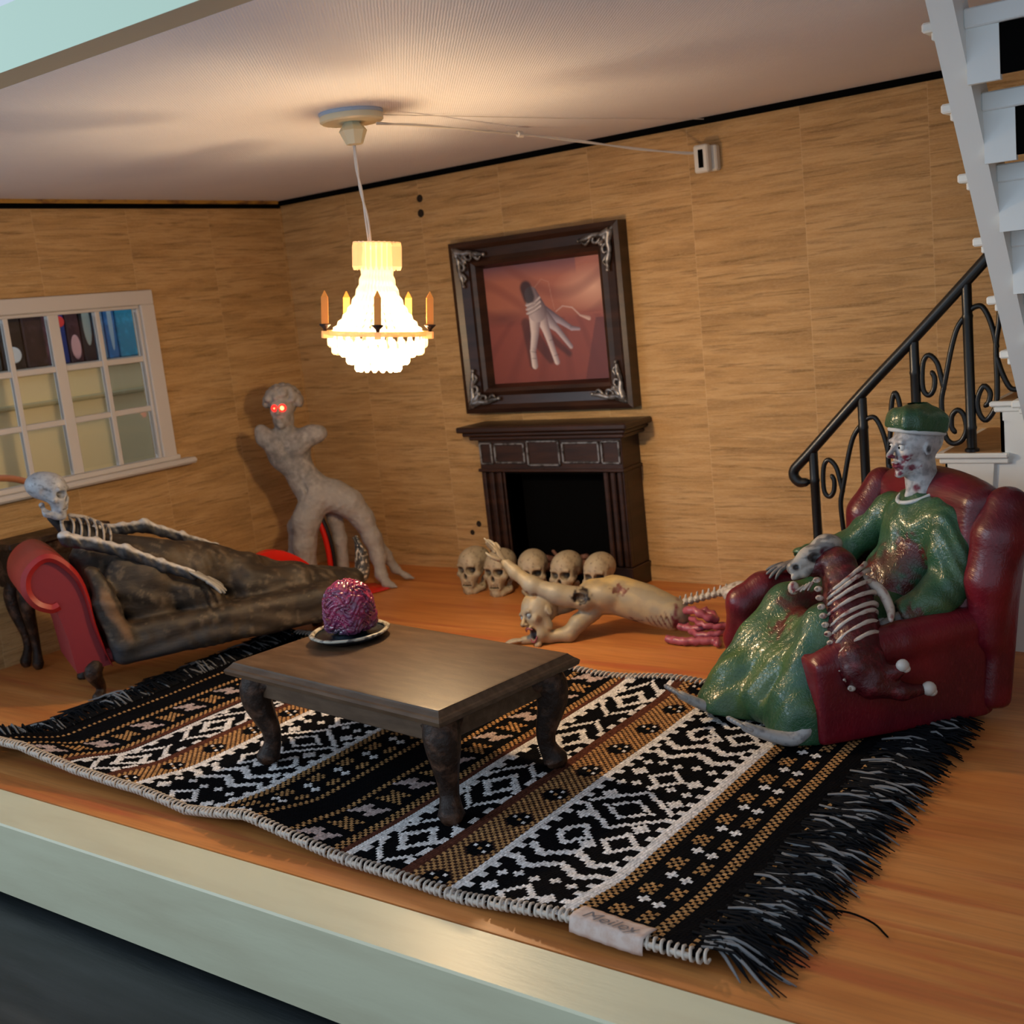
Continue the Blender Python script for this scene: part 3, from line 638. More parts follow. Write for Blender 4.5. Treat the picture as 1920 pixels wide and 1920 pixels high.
# plate and brain
pc = (2.752, -2.573)
pl = thing('plate', (pc[0], pc[1], .4315), 'blackish pewter plate with a pale rim under the brain on the coffee table', 'plate')
PEW = mat('black_pewter', (.012, .017, .024), .26, var=(8, (.05, .07, .09), .55, .75), bump=(14, .4, .01), metal=.3)
m = MB(); m.lathe([(.09, 0), (.125, .006), (.148, .018), (.155, .028), (.152, .03), (.12, .022), (.08, .020), (.075, .026), (.055, .030), (.01, .031)], seg=40, wob=.012); m.build('dish', PEW, pl, smooth=True)
m = MB(); m.lathe([(.138, .0275), (.158, .026), (.160, .033), (.150, .037), (.138, .031), (.138, .0275)], seg=48, cap=False, wob=.012); m.build('rim', mat('pale_rim', (.45, .42, .34), .3, var=(40, (.10, .09, .08), .5, .6)), pl, smooth=True)
s = SDF((-.135, -.135, .0), (.135, .135, .26), .0042)
s.ell((0, 0, .125), (.104, .098, .10), k=0); s.box((0, 0, .06), (.088, .082, .045), .035, k=.03)
def _w(X, Y, Z_):
    a = X*70 + 2.2*np.sin(Y*62 + 1.5*np.sin(Z_*70)) + 1.8*np.sin(Z_*55 + X*30); b = Z_*105 + 2.0*np.sin(X*58 + Y*33) + 1.6*np.sin(Y*66)
    g = np.minimum(np.abs(np.sin(a)), np.abs(np.sin(b))); sgr = np.exp(-((X*.82 - Y*.57 + .006)/.007)**2)
    return .0075 - .011*np.minimum(g*1.6, 1) * (Z_ > .02) + .014*sgr * (Z_ > .05)
s.wave(_w)
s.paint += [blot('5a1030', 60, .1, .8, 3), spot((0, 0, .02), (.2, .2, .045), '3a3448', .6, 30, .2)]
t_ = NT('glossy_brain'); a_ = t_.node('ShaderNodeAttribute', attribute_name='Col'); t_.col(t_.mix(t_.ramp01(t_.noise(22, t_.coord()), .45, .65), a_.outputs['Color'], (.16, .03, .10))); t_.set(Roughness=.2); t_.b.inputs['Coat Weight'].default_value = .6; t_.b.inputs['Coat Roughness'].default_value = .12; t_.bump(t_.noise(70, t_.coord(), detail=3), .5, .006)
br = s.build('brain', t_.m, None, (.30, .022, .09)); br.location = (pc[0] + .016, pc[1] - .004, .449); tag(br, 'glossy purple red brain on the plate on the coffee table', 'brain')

# ------------------------------------------------------------------ rug
RX0, RX1, RY0, RY1 = 1.36, 4.70, -3.415, -1.60
ex = np.array([1.30, 1.6, 1.954, 2.35, 2.632, 2.965, 3.2, 3.442, 3.926, 4.3, 4.489, 4.694, 4.83]); eh = np.array([.075, .10, .05, .04, .012, .06, .035, .012, .004, .04, .03, .025, .07])
def rug_h(x, y):
    e = np.interp(x, ex, eh); d = np.clip((y - RY0) / .34, 0, 1); f = (1 - d) ** 2 * (1 + 2 * d)
    d2 = np.clip((RY1 - y) / .22, 0, 1); g = (1 - d2) ** 2 * (.018 + .012 * np.sin(x * 9))
    d3 = np.clip((x - RX0) / .35, 0, 1); w = .02 * (1 - d3) ** 2
    return .012 + e * f + g + w + .0025 * np.sin(x * 11 + y * 3) * np.sin(y * 8)
CW = .0133; NI = int(round((RX1 - RX0) / CW)); NJ = int(round((RY1 - RY0) / CW))
BLKC, WHT, GLD, BRN, PNK, DBR = (.004, .004, .005), (.76, .74, .74), (.46, .25, .10), (.10, .035, .022), (.46, .36, .34), (.045, .022, .016)
rug = np.tile(np.array(BLKC), (NI, NJ, 1)).astype(float); hi = np.zeros((NI, NJ))      # colour and relief class
def cx(x): return int(round((x - RX0) / CW))
def fillc(i, j, c, h=1):
    if 0 <= i < NI and 0 <= j < NJ: rug[i, j] = c; hi[i, j] = h
def vline(x, w, c, mode=None, h=1):
    i0 = cx(x)
    for i in range(i0, i0 + w):
        for j in range(NJ):
            if mode == 'dot' and (i + j) % 2: continue
            if mode == 'saw' and (j // 2 + i) % 3 == 0: continue
            fillc(i, j, c, h)
def mesh_band(x0, x1):
    a, b = cx(x0), cx(x1)
    for i in range(a, b):
        for j in range(NJ):
            if (i + j) % 2 == 0: fillc(i, j, GLD, 1)
            else: fillc(i, j, DBR, 0)
    mid = (a + b) // 2
    for j0 in range(4, NJ, 16):
        for di in range(-3, 4):
            for dj in range(-3, 4):
                if abs(di) + abs(dj) <= 4 and not (di == 0 and dj == 0): fillc(mid + di, j0 + dj, BLKC, 0)
        for di, dj in ((-2, 1), (1, 2), (2, -1)): fillc(mid + di, j0 + dj, WHT, 1)
def butterfly(x0, x1):
    a, b = cx(x0), cx(x1); mid = (a + b) // 2
    for j0 in range(6, NJ, 18):
        for i, r in enumerate((3, 3, 2, 1, 1, 2, 3, 3)):
            for dj in range(-r + 0, r):
                fillc(mid - 4 + i + (dj // 2), j0 + dj, PNK, 1)
        for i in range(a + 2, b - 2):
            for dj in range(6, 12):
                if abs(i - mid) < 2 + abs(dj - 9) and (i + j0 + dj) % 2: fillc(i, j0 + dj, GLD, 1)
def diamonds(x0, x1, per=34):
    a, b = cx(x0), cx(x1); w = b - a; mid = (a + b) / 2
    for j in range(NJ):
        q = (j % per) - per / 2
        for i in range(a, b):
            d = abs(i - mid) * 1.15 + abs(q) * .95
            if 4.0 < d < 6.9 or 12.4 < d < 14.4 and abs(q) > 3: fillc(i, j, WHT, 1)
        if j % 6 < 3:
            for i in (a, a + 1, b - 2, b - 1): fillc(i, j, WHT, 1)
def plus(i, j, c=WHT, r=1):
    for di in range(-r, r+1): fillc(i + di, j, c)
    for dj in range(-r, r+1): fillc(i, j + dj, c)
def wide(x0, x1):
    a, b = cx(x0), cx(x1); w = b - a; mid = (a + b) // 2; per = 66
    for J in range(-per, NJ + per, per):
        for i in range(a + 2, b - 2): # small diamonds pair above
            u_ = i - a
            for j in range(0, per):
                c = None
                z1 = abs(((u_ + 0) % 14) - 7)
                if 0 <= j < 3: pass
                if abs(j - (18 + z1 * .62)) < 1.25 or abs(j - (24.5 + z1 * .62)) < 1.25: c = WHT      # double zigzag
                for ci, cj in ((w * .30, 36), (w * .74, 36)):
                    d = abs(u_ - ci) + abs(j - cj) * .9
                    if 3.3 < d < 5.3: c = WHT
                d = abs(u_ - w / 2) * .86 + abs(j - 52) * 1.15
                if 10.4 < d < 12.6 or 4.4 < d < 6.2: c = WHT
                d = abs(u_ - w / 2) + abs(j - 5) * .9
                if 3.3 < d < 5.3: c = WHT
                if c: fillc(i, J + j, c)
        for k in range(5): plus(a + 4 + int(k * (w - 6) / 4.6), J + 13 + k % 2)
        for k in range(5): plus(a + 4 + int(k * (w - 6) / 4.6), J + 66 - 1 + k % 2)
        for i_, j_ in ((a + 5, 7), (b - 6, 5), (a + 5, 46), (b - 6, 44), (mid, 33), (a+5, 58), (b-5, 59)):
            for di in range(-2, 3):
                for dj in range(-2, 3):
                    if abs(di) + abs(dj) < 3: fillc(i_ + di, J + j_ + dj, WHT)
    for j in range(NJ):
        if j % 5 < 2:
            for i in (b - 1, b - 2, a, a + 1)[0:4]: fillc(i, j, WHT)
def pluses(x0, x1):
    a, b = cx(x0), cx(x1); w = b - a
    for j0 in range(3, NJ, 12):
        plus(a + 4, j0 + 1); plus(b - 4, j0)
        for i in range(a + 1, b - 1):
            for dj in range(4, 9):
                if (i + dj) % 2 and abs((i - a) - w / 2) > 1 and (abs(dj - 6) + abs(((i - a) % (w // 2 + 1)) - w / 4)) < 5.5: fillc(i, j0 + dj, GLD)
vline(1.44, 1, GLD, 'dot'); vline(1.57, 2, GLD, 'dot'); butterfly(1.60, 1.79); vline(1.80, 3, GLD, 'dot'); vline(1.84, 2, BRN)
vline(1.875, 1, WHT); diamonds(1.89, 2.10); vline(2.10, 3, BRN); mesh_band(2.14, 2.285); vline(2.29, 2, WHT, h=1.5); wide(2.32, 2.74); vline(2.745, 2, WHT, h=1.5); vline(2.775, 3, GLD, 'dot')
pluses(2.82, 2.985); vline(2.99, 2, GLD, 'dot'); vline(3.15, 2, GLD, 'dot'); butterfly(3.18, 3.35); vline(3.355, 3, GLD, 'dot'); vline(3.395, 2, BRN)
vline(3.425, 2, WHT); diamonds(3.45, 3.66); vline(3.66, 3, BRN); mesh_band(3.70, 3.855); vline(3.86, 2, WHT, h=1.5); wide(3.89, 4.262); vline(4.265, 3, WHT, h=1.5); vline(4.305, 3, GLD, 'dot')
pluses(4.355, 4.51); vline(4.52, 3, GLD, 'dot'); vline(4.645, 1, GLD, 'dot')
# every stitch is two by two vertices so that the white yarn stands proud of the black
SI, SJ = NI * 2 + 1, NJ * 2 + 1; gi, gj = np.meshgrid(np.arange(SI), np.arange(SJ), indexing='ij')
x = RX0 + gi * CW / 2; y = RY0 + gj * CW / 2; shear = -.07 * (x - 3) * 0
hh = np.zeros((SI, SJ)); hh[1::2, 1::2] = .0035; hp = np.pad(hi, 1, mode='edge')
rel = np.minimum(np.minimum(hp[:-1, :-1], hp[1:, :-1]), np.minimum(hp[:-1, 1:], hp[1:, 1:])); hh[::2, ::2] = rel * .0012; hh[1::2, 1::2] += hi * .0028
hh[1::2, ::2] = .0008 + .0016 * np.minimum(hp[1:-1, :-1], hp[1:-1, 1:]); hh[::2, 1::2] = .0008 + .003 * np.minimum(hp[:-1, 1:-1], hp[1:, 1:-1])
ya = y + 0.022 * np.sin((x - 1.3) * 1.6) * (1 - (y - RY0) / (RY1 - RY0)) - .035 * np.clip((x - 1.36) / 3.3, 0, 1) * (1 - (y - RY0) / (RY1 - RY0)) + .03 * (1 - (y-RY0)/(RY1-RY0))
V = np.stack([x.ravel(), ya.ravel(), (rug_h(x, y) + hh).ravel()], 1); I = np.arange(SI * SJ).reshape(SI, SJ)
F = np.stack([I[:-1, :-1], I[1:, :-1], I[1:, 1:], I[:-1, 1:]], -1).reshape(-1, 4); me = mesh_np('weave', V, F)
fc = np.repeat(np.repeat(rug, 2, 0), 2, 1).reshape(-1, 3); fc = fc * (1 + .18 * RNG.normal(size=(len(fc), 1))).clip(.6, 1.4)
at = me.color_attributes.new('Col', 'FLOAT_COLOR', 'CORNER'); at.data.foreach_set('color', np.repeat(np.hstack([fc, np.ones((len(fc), 1))]), 4, 0).astype(np.float32).ravel())
rg = thing('rug', (0, 0, 0), 'black, white and gold patterned woven rug with fringed ends', 'rug')
t_ = NT('woven_yarn'); a_ = t_.node('ShaderNodeAttribute', attribute_name='Col'); co = t_.coord((1, 1, 1)); mp = t_.node('ShaderNodeMapping'); t_.l.new(co, mp.inputs[0]); mp.inputs['Rotation'].default_value = (0, 0, .75)
wv = t_.node('ShaderNodeTexWave', i_Scale=38.0, i_Distortion=.6); t_.l.new(mp.outputs[0], wv.inputs[0])
t_.col(t_.mix(t_.math('MULTIPLY', wv.outputs['Fac'], .25), a_.outputs['Color'], (0, 0, 0), 'MULTIPLY')); t_.set(Roughness=.95); t_.b.inputs['Specular IOR Level'].default_value = .04
t_.bump(t_.math('ADD', wv.outputs['Fac'], t_.math('MULTIPLY', t_.noise(260, co, 2), .6)), .45, .004)
link('weave', me, t_.m, rg, smooth=True)
def yedge(xx, far=False):
    if far: return RY1
    t = 1.0; return RY0 + .022 * math.sin((xx - 1.3) * 1.6) - .035 * min(1, max(0, (xx - 1.36) / 3.3)) + .03
# whip stitched long edges
YARN = mat('pale_yarn', (.50, .44, .38), .8, bump=(120, .4, .003)); m = MB()
for far in (False, True):
    n = 165 if not far else 150
    for k in range(n):
        xx = RX0 + .01 + (RX1 + .02 - RX0) * k / n
        if not far and 4.335 < xx < 4.535: continue
        y0 = yedge(xx, far); z0 = float(rug_h(xx, RY1 if far else RY0)); s_ = 1 if far else -1; j = random.uniform(-.003, .003)
        P = [(xx - .006, y0 - s_*.030, z0 + .005), (xx + j, y0 - s_*.014, z0 + .014), (xx + .004, y0 + s_*.003, z0 + .013), (xx + .008, y0 + s_*.012, z0 + .001), (xx + .009, y0 + s_*.004, z0 - .009), (xx + .008, y0 - s_*.012, z0 - .009)]
        m.tube(P, .0046, 5, 2)
        if k % 4 == 0 and k < n - 3: m.tube([(xx - .012, y0 + s_*.004, z0 + .003), (xx + .012, y0 + s_*.006, z0 + .004), (xx + .04, y0 + s_*.004, z0 + .003)], .008, 5)
tag(m.build('edge_stitching', YARN, rg, smooth=True), 'pale whip stitching along the long edges', kind='stuff')
# fringe: stuff
for nm, col_, sh in (('dark_fringe', (.005, .0055, .007), 0), ('grey_fringe', (.17, .17, .175), 1)):
    m = MB(); rr = random.Random(5 + sh)
    for side in (0, 1):
        N = (640 if side else 420) // (1 if not sh else 6)
        for k in range(N):
            t = rr.random(); yy = RY0 + .02 + (RY1 - RY0 - .02) * t; x0 = (RX1 - .02 if side else RX0 + .02); sx = 1 if side else -1; L = rr.uniform(.13, .25) * (1 if side else 1.1)
            if side and rr.random() < .4: x0 -= rr.uniform(0, .06)
            z0 = float(rug_h(x0, yy)) + .004; dy = (rr.uniform(-.07, .06) - .04) if side else rr.uniform(-.10, .09); up_ = rr.uniform(.0, .035) if side else rr.uniform(0, .06)
            zz = rr.uniform(.006, .03)
            if side: x0 += .1 * (t < 0) 
            P = [(x0, yy, z0), (x0 + sx*L*.4, yy + dy*.3, z0 + up_*.6), (x0 + sx*L*.75, yy + dy*.7, zz + .012), (x0 + sx*L, yy + dy, max(.004, zz - .004))]
            m.tube(P, [.0042, .0045, .004, .002] if not sh else [.004, .0055, .005, .002], 4, 2 if sh else 1, cap=False)
    tag(m.build(nm, mat(nm + '_yarn', col_, .85, spec=.08), rg, smooth=True), kind='stuff')
m = MB(); m.tube([(4.86, -3.05, .012), (4.93, -3.04, .014), (5.0, -3.06, .012), (5.05, -3.10, .008)], .003, 5, 4); m.build('loose_thread', BLACK, rg)
# sewn label with faded handwriting
lx0, lx1 = 4.325, 4.545; nu, nv = 16, 10; V = []; F = []
for i in range(nu + 1):
    xx = lx0 + (lx1 - lx0) * i / nu; z0 = float(rug_h(xx, RY0)); y0 = yedge(xx)
    for j in range(nv + 1):
        t = j / nv; a = -1.2 + 2.6 * t
        if t < .62: yy = y0 + .062 - .075 * (t / .62); zz = z0 + .010 + .010 * math.sin(t / .62 * PI * .6)
        else: q = (t - .62) / .38; yy = y0 - .013 - .010 * math.sin(q * PI * .5); zz = z0 + .0195 - .042 * q
        V.append((xx, yy, zz + .001 * math.sin(i * 2.1)))
for i in range(nu):
    for j in range(nv): a = i*(nv+1)+j; F.append((a, a+1, a+nv+2, a+nv+1))
m = MB(); m.add(V, F); lb = m.build('sewn_label', mat('label_tape', (.50, .36, .30), .8, var=(30, (.58, .47, .42), .4, .6)), rg, smooth=True)
sol = lb.modifiers.new('s', 'SOLIDIFY'); sol.thickness = .004; sol.offset = -1
lb['label'] = 'pale pink tape label with faded grey handwriting'
fc_ = bpy.data.curves.new('t', 'FONT'); fc_.body = 'Meiley'; fc_.size = .062; fc_.shear = .35; fc_.align_x = 'CENTER'; fc_.align_y = 'CENTER'; fc_.extrude = .0; fc_.resolution_u = 3
to = bpy.data.objects.new('t', fc_); C.objects.link(to); bpy.context.view_layer.update(); tm = bpy.data.meshes.new_from_object(to.evaluated_get(bpy.context.evaluated_depsgraph_get())); C.objects.unlink(to); bpy.data.objects.remove(to)
n = len(tm.vertices); P = np.zeros(n * 3); tm.vertices.foreach_get('co', P); P = P.reshape(-1, 3); xx = 4.432 + P[:, 0] * 1.0; yl = np.array([yedge(a) for a in xx]); zl = rug_h(xx, RY0)
P2 = np.stack([xx, yl + .012 + P[:, 1] * .75, zl + .0235 + .0*P[:, 1]], 1); tm.vertices.foreach_set('co', P2.ravel()); tm.update(); link('handwriting', tm, mat('faded_ink', (.13, .12, .13), .8), lb)

# ------------------------------------------------------------------ armchair (local x back, y to its far side)
AC = thing('armchair', (4.473, -2.039, .016), 'red wing armchair in which the green figure sits', 'armchair', math.atan2(.7436, .6686))
def soft(name, lo, hi, h, ops, m_, p, paint=None, col=None, wave=None):
    s = SDF(lo, hi, h); ops(s)
    if wave: s.wave(wave)
    if paint: s.paint += paint
    return s.build(name, m_, p, col)
W_ = .80
def o(s):
    s.box((.35, W_/2, .14), (.345, W_/2 - .01, .145), .035, k=0); s.box((.38, W_/2, .30), (.30, W_/2 - .17, .05), .04, k=.02)
soft('base', (-.05, -.04, -.03), (.75, .86, .42), .012, o, RED, AC)
def o(s):
    s.box((.33, .08, .155), (.335, .078, .155), .022, k=0); s.chain([(.055, .065, .275), (.15, .06, .305), (.35, .06, .322), (.62, .065, .335)], [.062, .070, .072, .07], .015)
soft('armrest', (-.11, -.06, 0), (.75, .20, .46), .011, o, RED, AC)
def o(s):
    s.chain([(.03, W_-.075, .36), (.12, W_-.085, .405), (.35, W_-.09, .40), (.62, W_-.08, .40)], [.065, .07, .075, .08], .02); s.box((.33, W_-.085, .19), (.33, .055, .18), .03, k=.03)
    s.chain([(.0, W_-.03, .02), (-.0, W_-.02, .2), (.03, W_-.075, .36)], [.03, .035, .06], .03)
soft('armrest', (-.11, W_-.22, 0), (.75, W_+.08, .50), .011, o, RED, AC)
def o(s):
    R = rot3(0, .17, 0); s.box((.68, W_/2, .50), (.075, W_/2 - .06, .32), .06, R, k=0); s.ell((.74, W_/2, .78), (.085, W_/2 - .05, .085), k=.05)
soft('backrest', (.50, -.02, .1), (.95, .82, .93), .012, o, RED, AC)
def o(s):
    s.chain([(.67, .02, .30), (.685, .02, .50), (.735, .02, .66), (.775, .035, .75)], [.055, .085, .098, .082], .02); s.box((.72, .03, .3), (.06, .05, .28), .04, rot3(0, .12, 0), k=.04)
soft('wing', (.50, -.11, .0), (.90, .18, .93), .011, o, RED, AC)
def o(s):
    s.chain([(.58, W_-.03, .30), (.60, W_-.03, .50), (.63, W_-.03, .64), (.69, W_-.05, .76)], [.055, .075, .085, .07], .02); s.box((.68, W_-.04, .3), (.06, .045, .28), .04, rot3(0, .12, 0), k=.04)
soft('wing', (.46, W_-.18, .0), (.90, W_+.1, .93), .012, o, RED, AC)

# ------------------------------------------------------------------ chaise longue (local x along its length, y away from the viewer)
CHR = math.atan2(.908, .42)
CH = thing('chaise_longue', (1.10, -2.74, 0), 'red chaise longue with a scrolled arm carrying the robed skeleton', 'chaise longue', CHR)
out = [(-.035, .483), (-.06, .474), (-.09, .475), (-.145, .505), (-.183, .56), (-.193, .62), (-.175, .685), (-.125, .735), (-.065, .755), (-.01, .735), (.045, .675), (.08, .60), (.098, .50), (.105, .38), (.125, .26), (.150, .158)]
oc = catmull([(a, 0, b) for a, b in out], 4)[:, [0, 2]]
stem = [(-.014, .158), (-.028, .33), (-.045, .42), (-.055, .465)]
poly = [tuple(p) for p in oc[::-1]]; cen = np.array([-.03, .55]); 
m = MB(); ins = [tuple(p + (np.array([-.02, .40]) - p) * .03) for p in oc]; pp = ins[8:] + [(-.014, .158), (-.028, .33), (-.045, .42), (-.055, .468)]
m.prism([(a, b) for a, b in pp], .02, .53, 'y'); m.build('arm_panel', CHDARK, CH)
m = MB(); nrm = np.gradient(oc, axis=0); nrm = np.stack([nrm[:, 1], -nrm[:, 0]], 1); nrm /= np.linalg.norm(nrm, axis=1)[:, None]
inn = oc + nrm * np.linspace(.032, .032, len(oc))[:, None]; inn2 = oc + nrm * .016; T3 = lambda p, y: (p[0], y, p[1])
w_ = np.interp(np.arange(len(oc)), [0, 24, 40, len(oc)-1], [.040, .045, .036, .004]); inn = oc + nrm * w_[:, None]
V = []; 
for i in range(len(oc)): V += [T3(oc[i], .006), T3((oc[i]+inn[i])/2, -.008), T3(inn[i], .004), T3(inn[i], .55), T3(oc[i], .55), ]
n = len(oc); F = [(i*5+k, i*5+(k+1) % 5, i*5+5+(k+1) % 5, i*5+5+k) for i in range(n-1) for k in range(5)] + [(0, 1, 2, 3, 4), tuple(range(n*5-1, n*5-6, -1))]
m.add(V, F); m.build('arm_roll', CHRED, CH, smooth=True, autos=.9)
bb('seat', [((.10, .02, .17), (1.42, .52, .24))], CHDARK, CH, .02)
m = MB(); P = [(.75, .50, .25), (.95, .50, .40), (1.08, .50, .47), (1.20, .49, .455), (1.32, .47, .37), (1.40, .45, .25)]
m.prism([(p[0], p[2]) for p in catmull(P, 3)] + [(1.40, .20), (.75, .20)], .46, .52, 'y'); m.build('backrest', REDGLOSS, CH, autos=.6)
for x_, y_, sx, sy in ((.075, .05, -1, -1), (.075, .49, -1, 1), (1.33, .07, 1, -1), (1.33, .47, 1, 1)):
    l = cab_leg(.175, 1.0, (sx, sy), .045, False).build('leg', BROWNBLK, CH, smooth=True); l.location = (x_, y_, 0)

# side table against the left wall
st_ = thing('side_table', (.15, -2.2, 0), 'small dark side table against the left wall behind the chaise arm', 'side table')
bb('table_top', [((-.12, -.32, .665), (.14, .30, .70))], BROWNBLK, st_, .008); bb('apron', [((-.10, -.28, .45), (.11, .27, .665))], BROWNBLK, st_, .006)
for sx in (-1, 1):
    for sy in (-1, 1):
        l = cab_leg(.47, 1.0, (sx, sy), .042, False).build('leg', BROWNBLK, st_, smooth=True); l.location = (.035 + sx*.05, -.005 + sy*.24, 0)

# ------------------------------------------------------------------ stairs
TRX = [3.87 + .2265 * k for k in range(5)]; RISE = .2137
ls = thing('lower_stairs', (3.87, -.73, 0), 'white lower flight of stairs along the back wall behind the armchair', 'stairs')
for k in range(5):
    x0 = .2265 * k; z = RISE * (k + 1); L = .26 if k < 4 else 1.6
    m = MB(); m.box((x0 - .035, -.03, z - .022), (x0 + L, .71, z), bev=.006, mi=0); m.box((x0 - .02, -.018, z - .045), (x0 + L, .71, z - .022), bev=.005, mi=0)
    tr = m.build('tread', STAIRW, ls); m = MB(); m.box((x0 - .0, -.012, z - .0005), (x0 + L - .03, .70, z + .004)); m.build('tread_cover', mat('oak_tread_cover', (.30, .16, .06), .5, var=(6, (.22, .11, .04), .4, .7), stretch=(1, 6, 6)) if k == 0 else bpy.data.materials['oak_tread_cover'], tr)
    m = MB(); m.box((x0, 0, max(.0, z - RISE)), (x0 + .015, .71, z - .045)); m.build('riser', STAIRW, ls)
m = MB(); P = [(.012, 0), (.012, RISE-.046)]
for k in range(1, 5): P += [(.2265*k - .0, RISE*k - .046 if 0 else RISE*k - .046), (.2265*k, RISE*(k+1) - .046)]
P += [(2.4, RISE*5 - .046), (2.4, 0)]
m.prism(P, .0, .02, 'y'); m.build('stringer', STAIRW, ls)
for k in range(5):
    m = MB(); x0 = .2265*k; z = RISE*(k+1) - .045; m.prism([(x0 + .012, z), (x0 + .012, z - .035)] + [(x0 + .012 + .10*math.sin(a), z - .035 - .065*(1-math.cos(a))) for a in np.linspace(.2, 1.5, 6)] + [(x0 + .19, z - .12), (x0 + .20, z)], -.012, .0, 'y'); m.build('bracket', STAIRW, ls)
us = thing('upper_stairs', (4.92, -.80, .98), 'white upper flight of stairs climbing towards the front at the right', 'stairs')
# local: y negative towards viewer, z up ; slope
SL = 1.33; zt = 1.51; dz = zt / 1; L_ = zt / SL
m = MB(); m.prism([(.06, -.05), (.06, .13), (-L_ + .02, zt), (-L_ - .15, zt), (-.06 - .04, -.05)], .0, .075, 'x'); m.build('stringer', STAIRW, us)
m = MB(); m.prism([(.06, -.05), (.06, .13), (-L_ + .02, zt), (-L_ - .15, zt), (-.06 - .04, -.05)], 1.1, 1.175, 'x'); m.build('stringer', STAIRW, us)
ztr = [1.30 - .98, 1.512 - .98, 1.724 - .98, 1.937 - .98, 2.152 - .98, 2.38 - .98, 1.09 - .98]
for i, z in enumerate(sorted(ztr)):
    y = -(z + .05) / SL + .055
    m = MB(); m.box((-.055, y - .06, z - .03), (1.1, y + .14, z), bev=.006); m.box((-.03, y - .045, z - .055), (0, y + .10, z - .03), bev=.004); tr = m.build('tread', STAIRW, us)
    m = MB(); m.box((.075, y - .075, z - .045), (1.1, y - .05, z + .012), bev=.004); m.build('lip', STAIRW, tr)
    m = MB(); m.box((.075, y - .055, z - .205), (.17, y - .03, z - .03)); m.build('riser_frame', STAIRW, tr)
    m = MB(); m.box((.17, y - .05, z - .19), (1.1, y - .035, z - .03)); m.build('riser', BLACK, us)  # black panel put in for the dark opening between treads

# ------------------------------------------------------------------ iron stair railing, in the plane y = -.72
ra = thing('stair_railing', (3.96, -.72, .2137), 'black wrought iron stair railing with scrolls behind the armchair', 'railing')
def loc_(P, dx=0, dz=0): return [(a - 3.96 + dx, 0, b - .2137 + dz) for a, b in P]
rail = [(3.922, .722), (3.889, .722), (3.865, .746), (3.867, .779), (3.903, .817), (3.955, .868), (4.20, 1.118), (4.43, 1.338), (4.655, 1.56), (4.767, 1.672), (4.86, 1.765)]
m = MB(); m.tube(loc_(rail), [.02, .024, .024, .024, .024, .024, .024, .024, .024, .024, .024], 10, 4, up=(0, 1, 0)); m.build('handrail', IRON, ra, smooth=True)
posts = [(3.962, .22, .86), (4.20, .43, 1.10), (4.435, .645, 1.33), (4.658, .858, 1.55), (4.872, 1.072, 1.765)]
for x_, z0, z1 in posts:
    m = MB(); m.lathe([(.030, z0), (.030, z0+.012), (.021, z0+.018), (.021, z0+.09), (.024, z0+.10), (.021, z0+.11), (.021, z1-.14), (.024, z1-.13), (.021, z1-.12), (.021, z1)], seg=12); m.v = [(a + x_ - 3.96, b, c - .2137) for a, b, c in m.v]; m.build('post', IRON, ra, autos=.6)
A1 = [(4.651, 1.425), (4.615, 1.374), (4.587, 1.286), (4.564, 1.183), (4.552, 1.131), (4.541, 1.079), (4.542, 1.013), (4.551, .926), (4.579, .893), (4.617, .905), (4.638, .951), (4.63, 1.01), (4.606, 1.034), (4.582, 1.012), (4.578, .966), (4.59, .942)]
A2 = [(4.507, 1.196), (4.516, 1.172), (4.511, 1.126), (4.49, 1.101), (4.468, 1.121), (4.464, 1.181), (4.473, 1.247), (4.497, 1.27), (4.528, 1.237), (4.544, 1.171), (4.553, 1.125)]
B1 = [(4.672, 1.447), (4.692, 1.457), (4.716, 1.455), (4.739, 1.415), (4.758, 1.351), (4.769, 1.287)]
B2 = [(4.83, 1.48), (4.82, 1.54), (4.806, 1.561), (4.791, 1.511), (4.78, 1.387), (4.766, 1.294), (4.766, 1.135), (4.758, 1.046), (4.72, .989), (4.693, 1.015), (4.686, 1.074), (4.712, 1.131), (4.737, 1.104), (4.732, 1.066), (4.719, 1.05)]
B3 = [(4.767, 1.249), (4.787, 1.179), (4.815, 1.12), (4.845, 1.113), (4.869, 1.131)]
for P, sh in ((A1, 0), (A2, 0), (B1, 0), (B2, 0), (B3, 0), (A1, 1), (A2, 1), (B1, 1), (B2, 1), (B3, 1)):
    m = MB(); m.tube(loc_(P, -.462*sh, -.445*sh), .0115, 8, 4, up=(0, 1, 0)); m.build('scroll', IRON, ra, smooth=True)
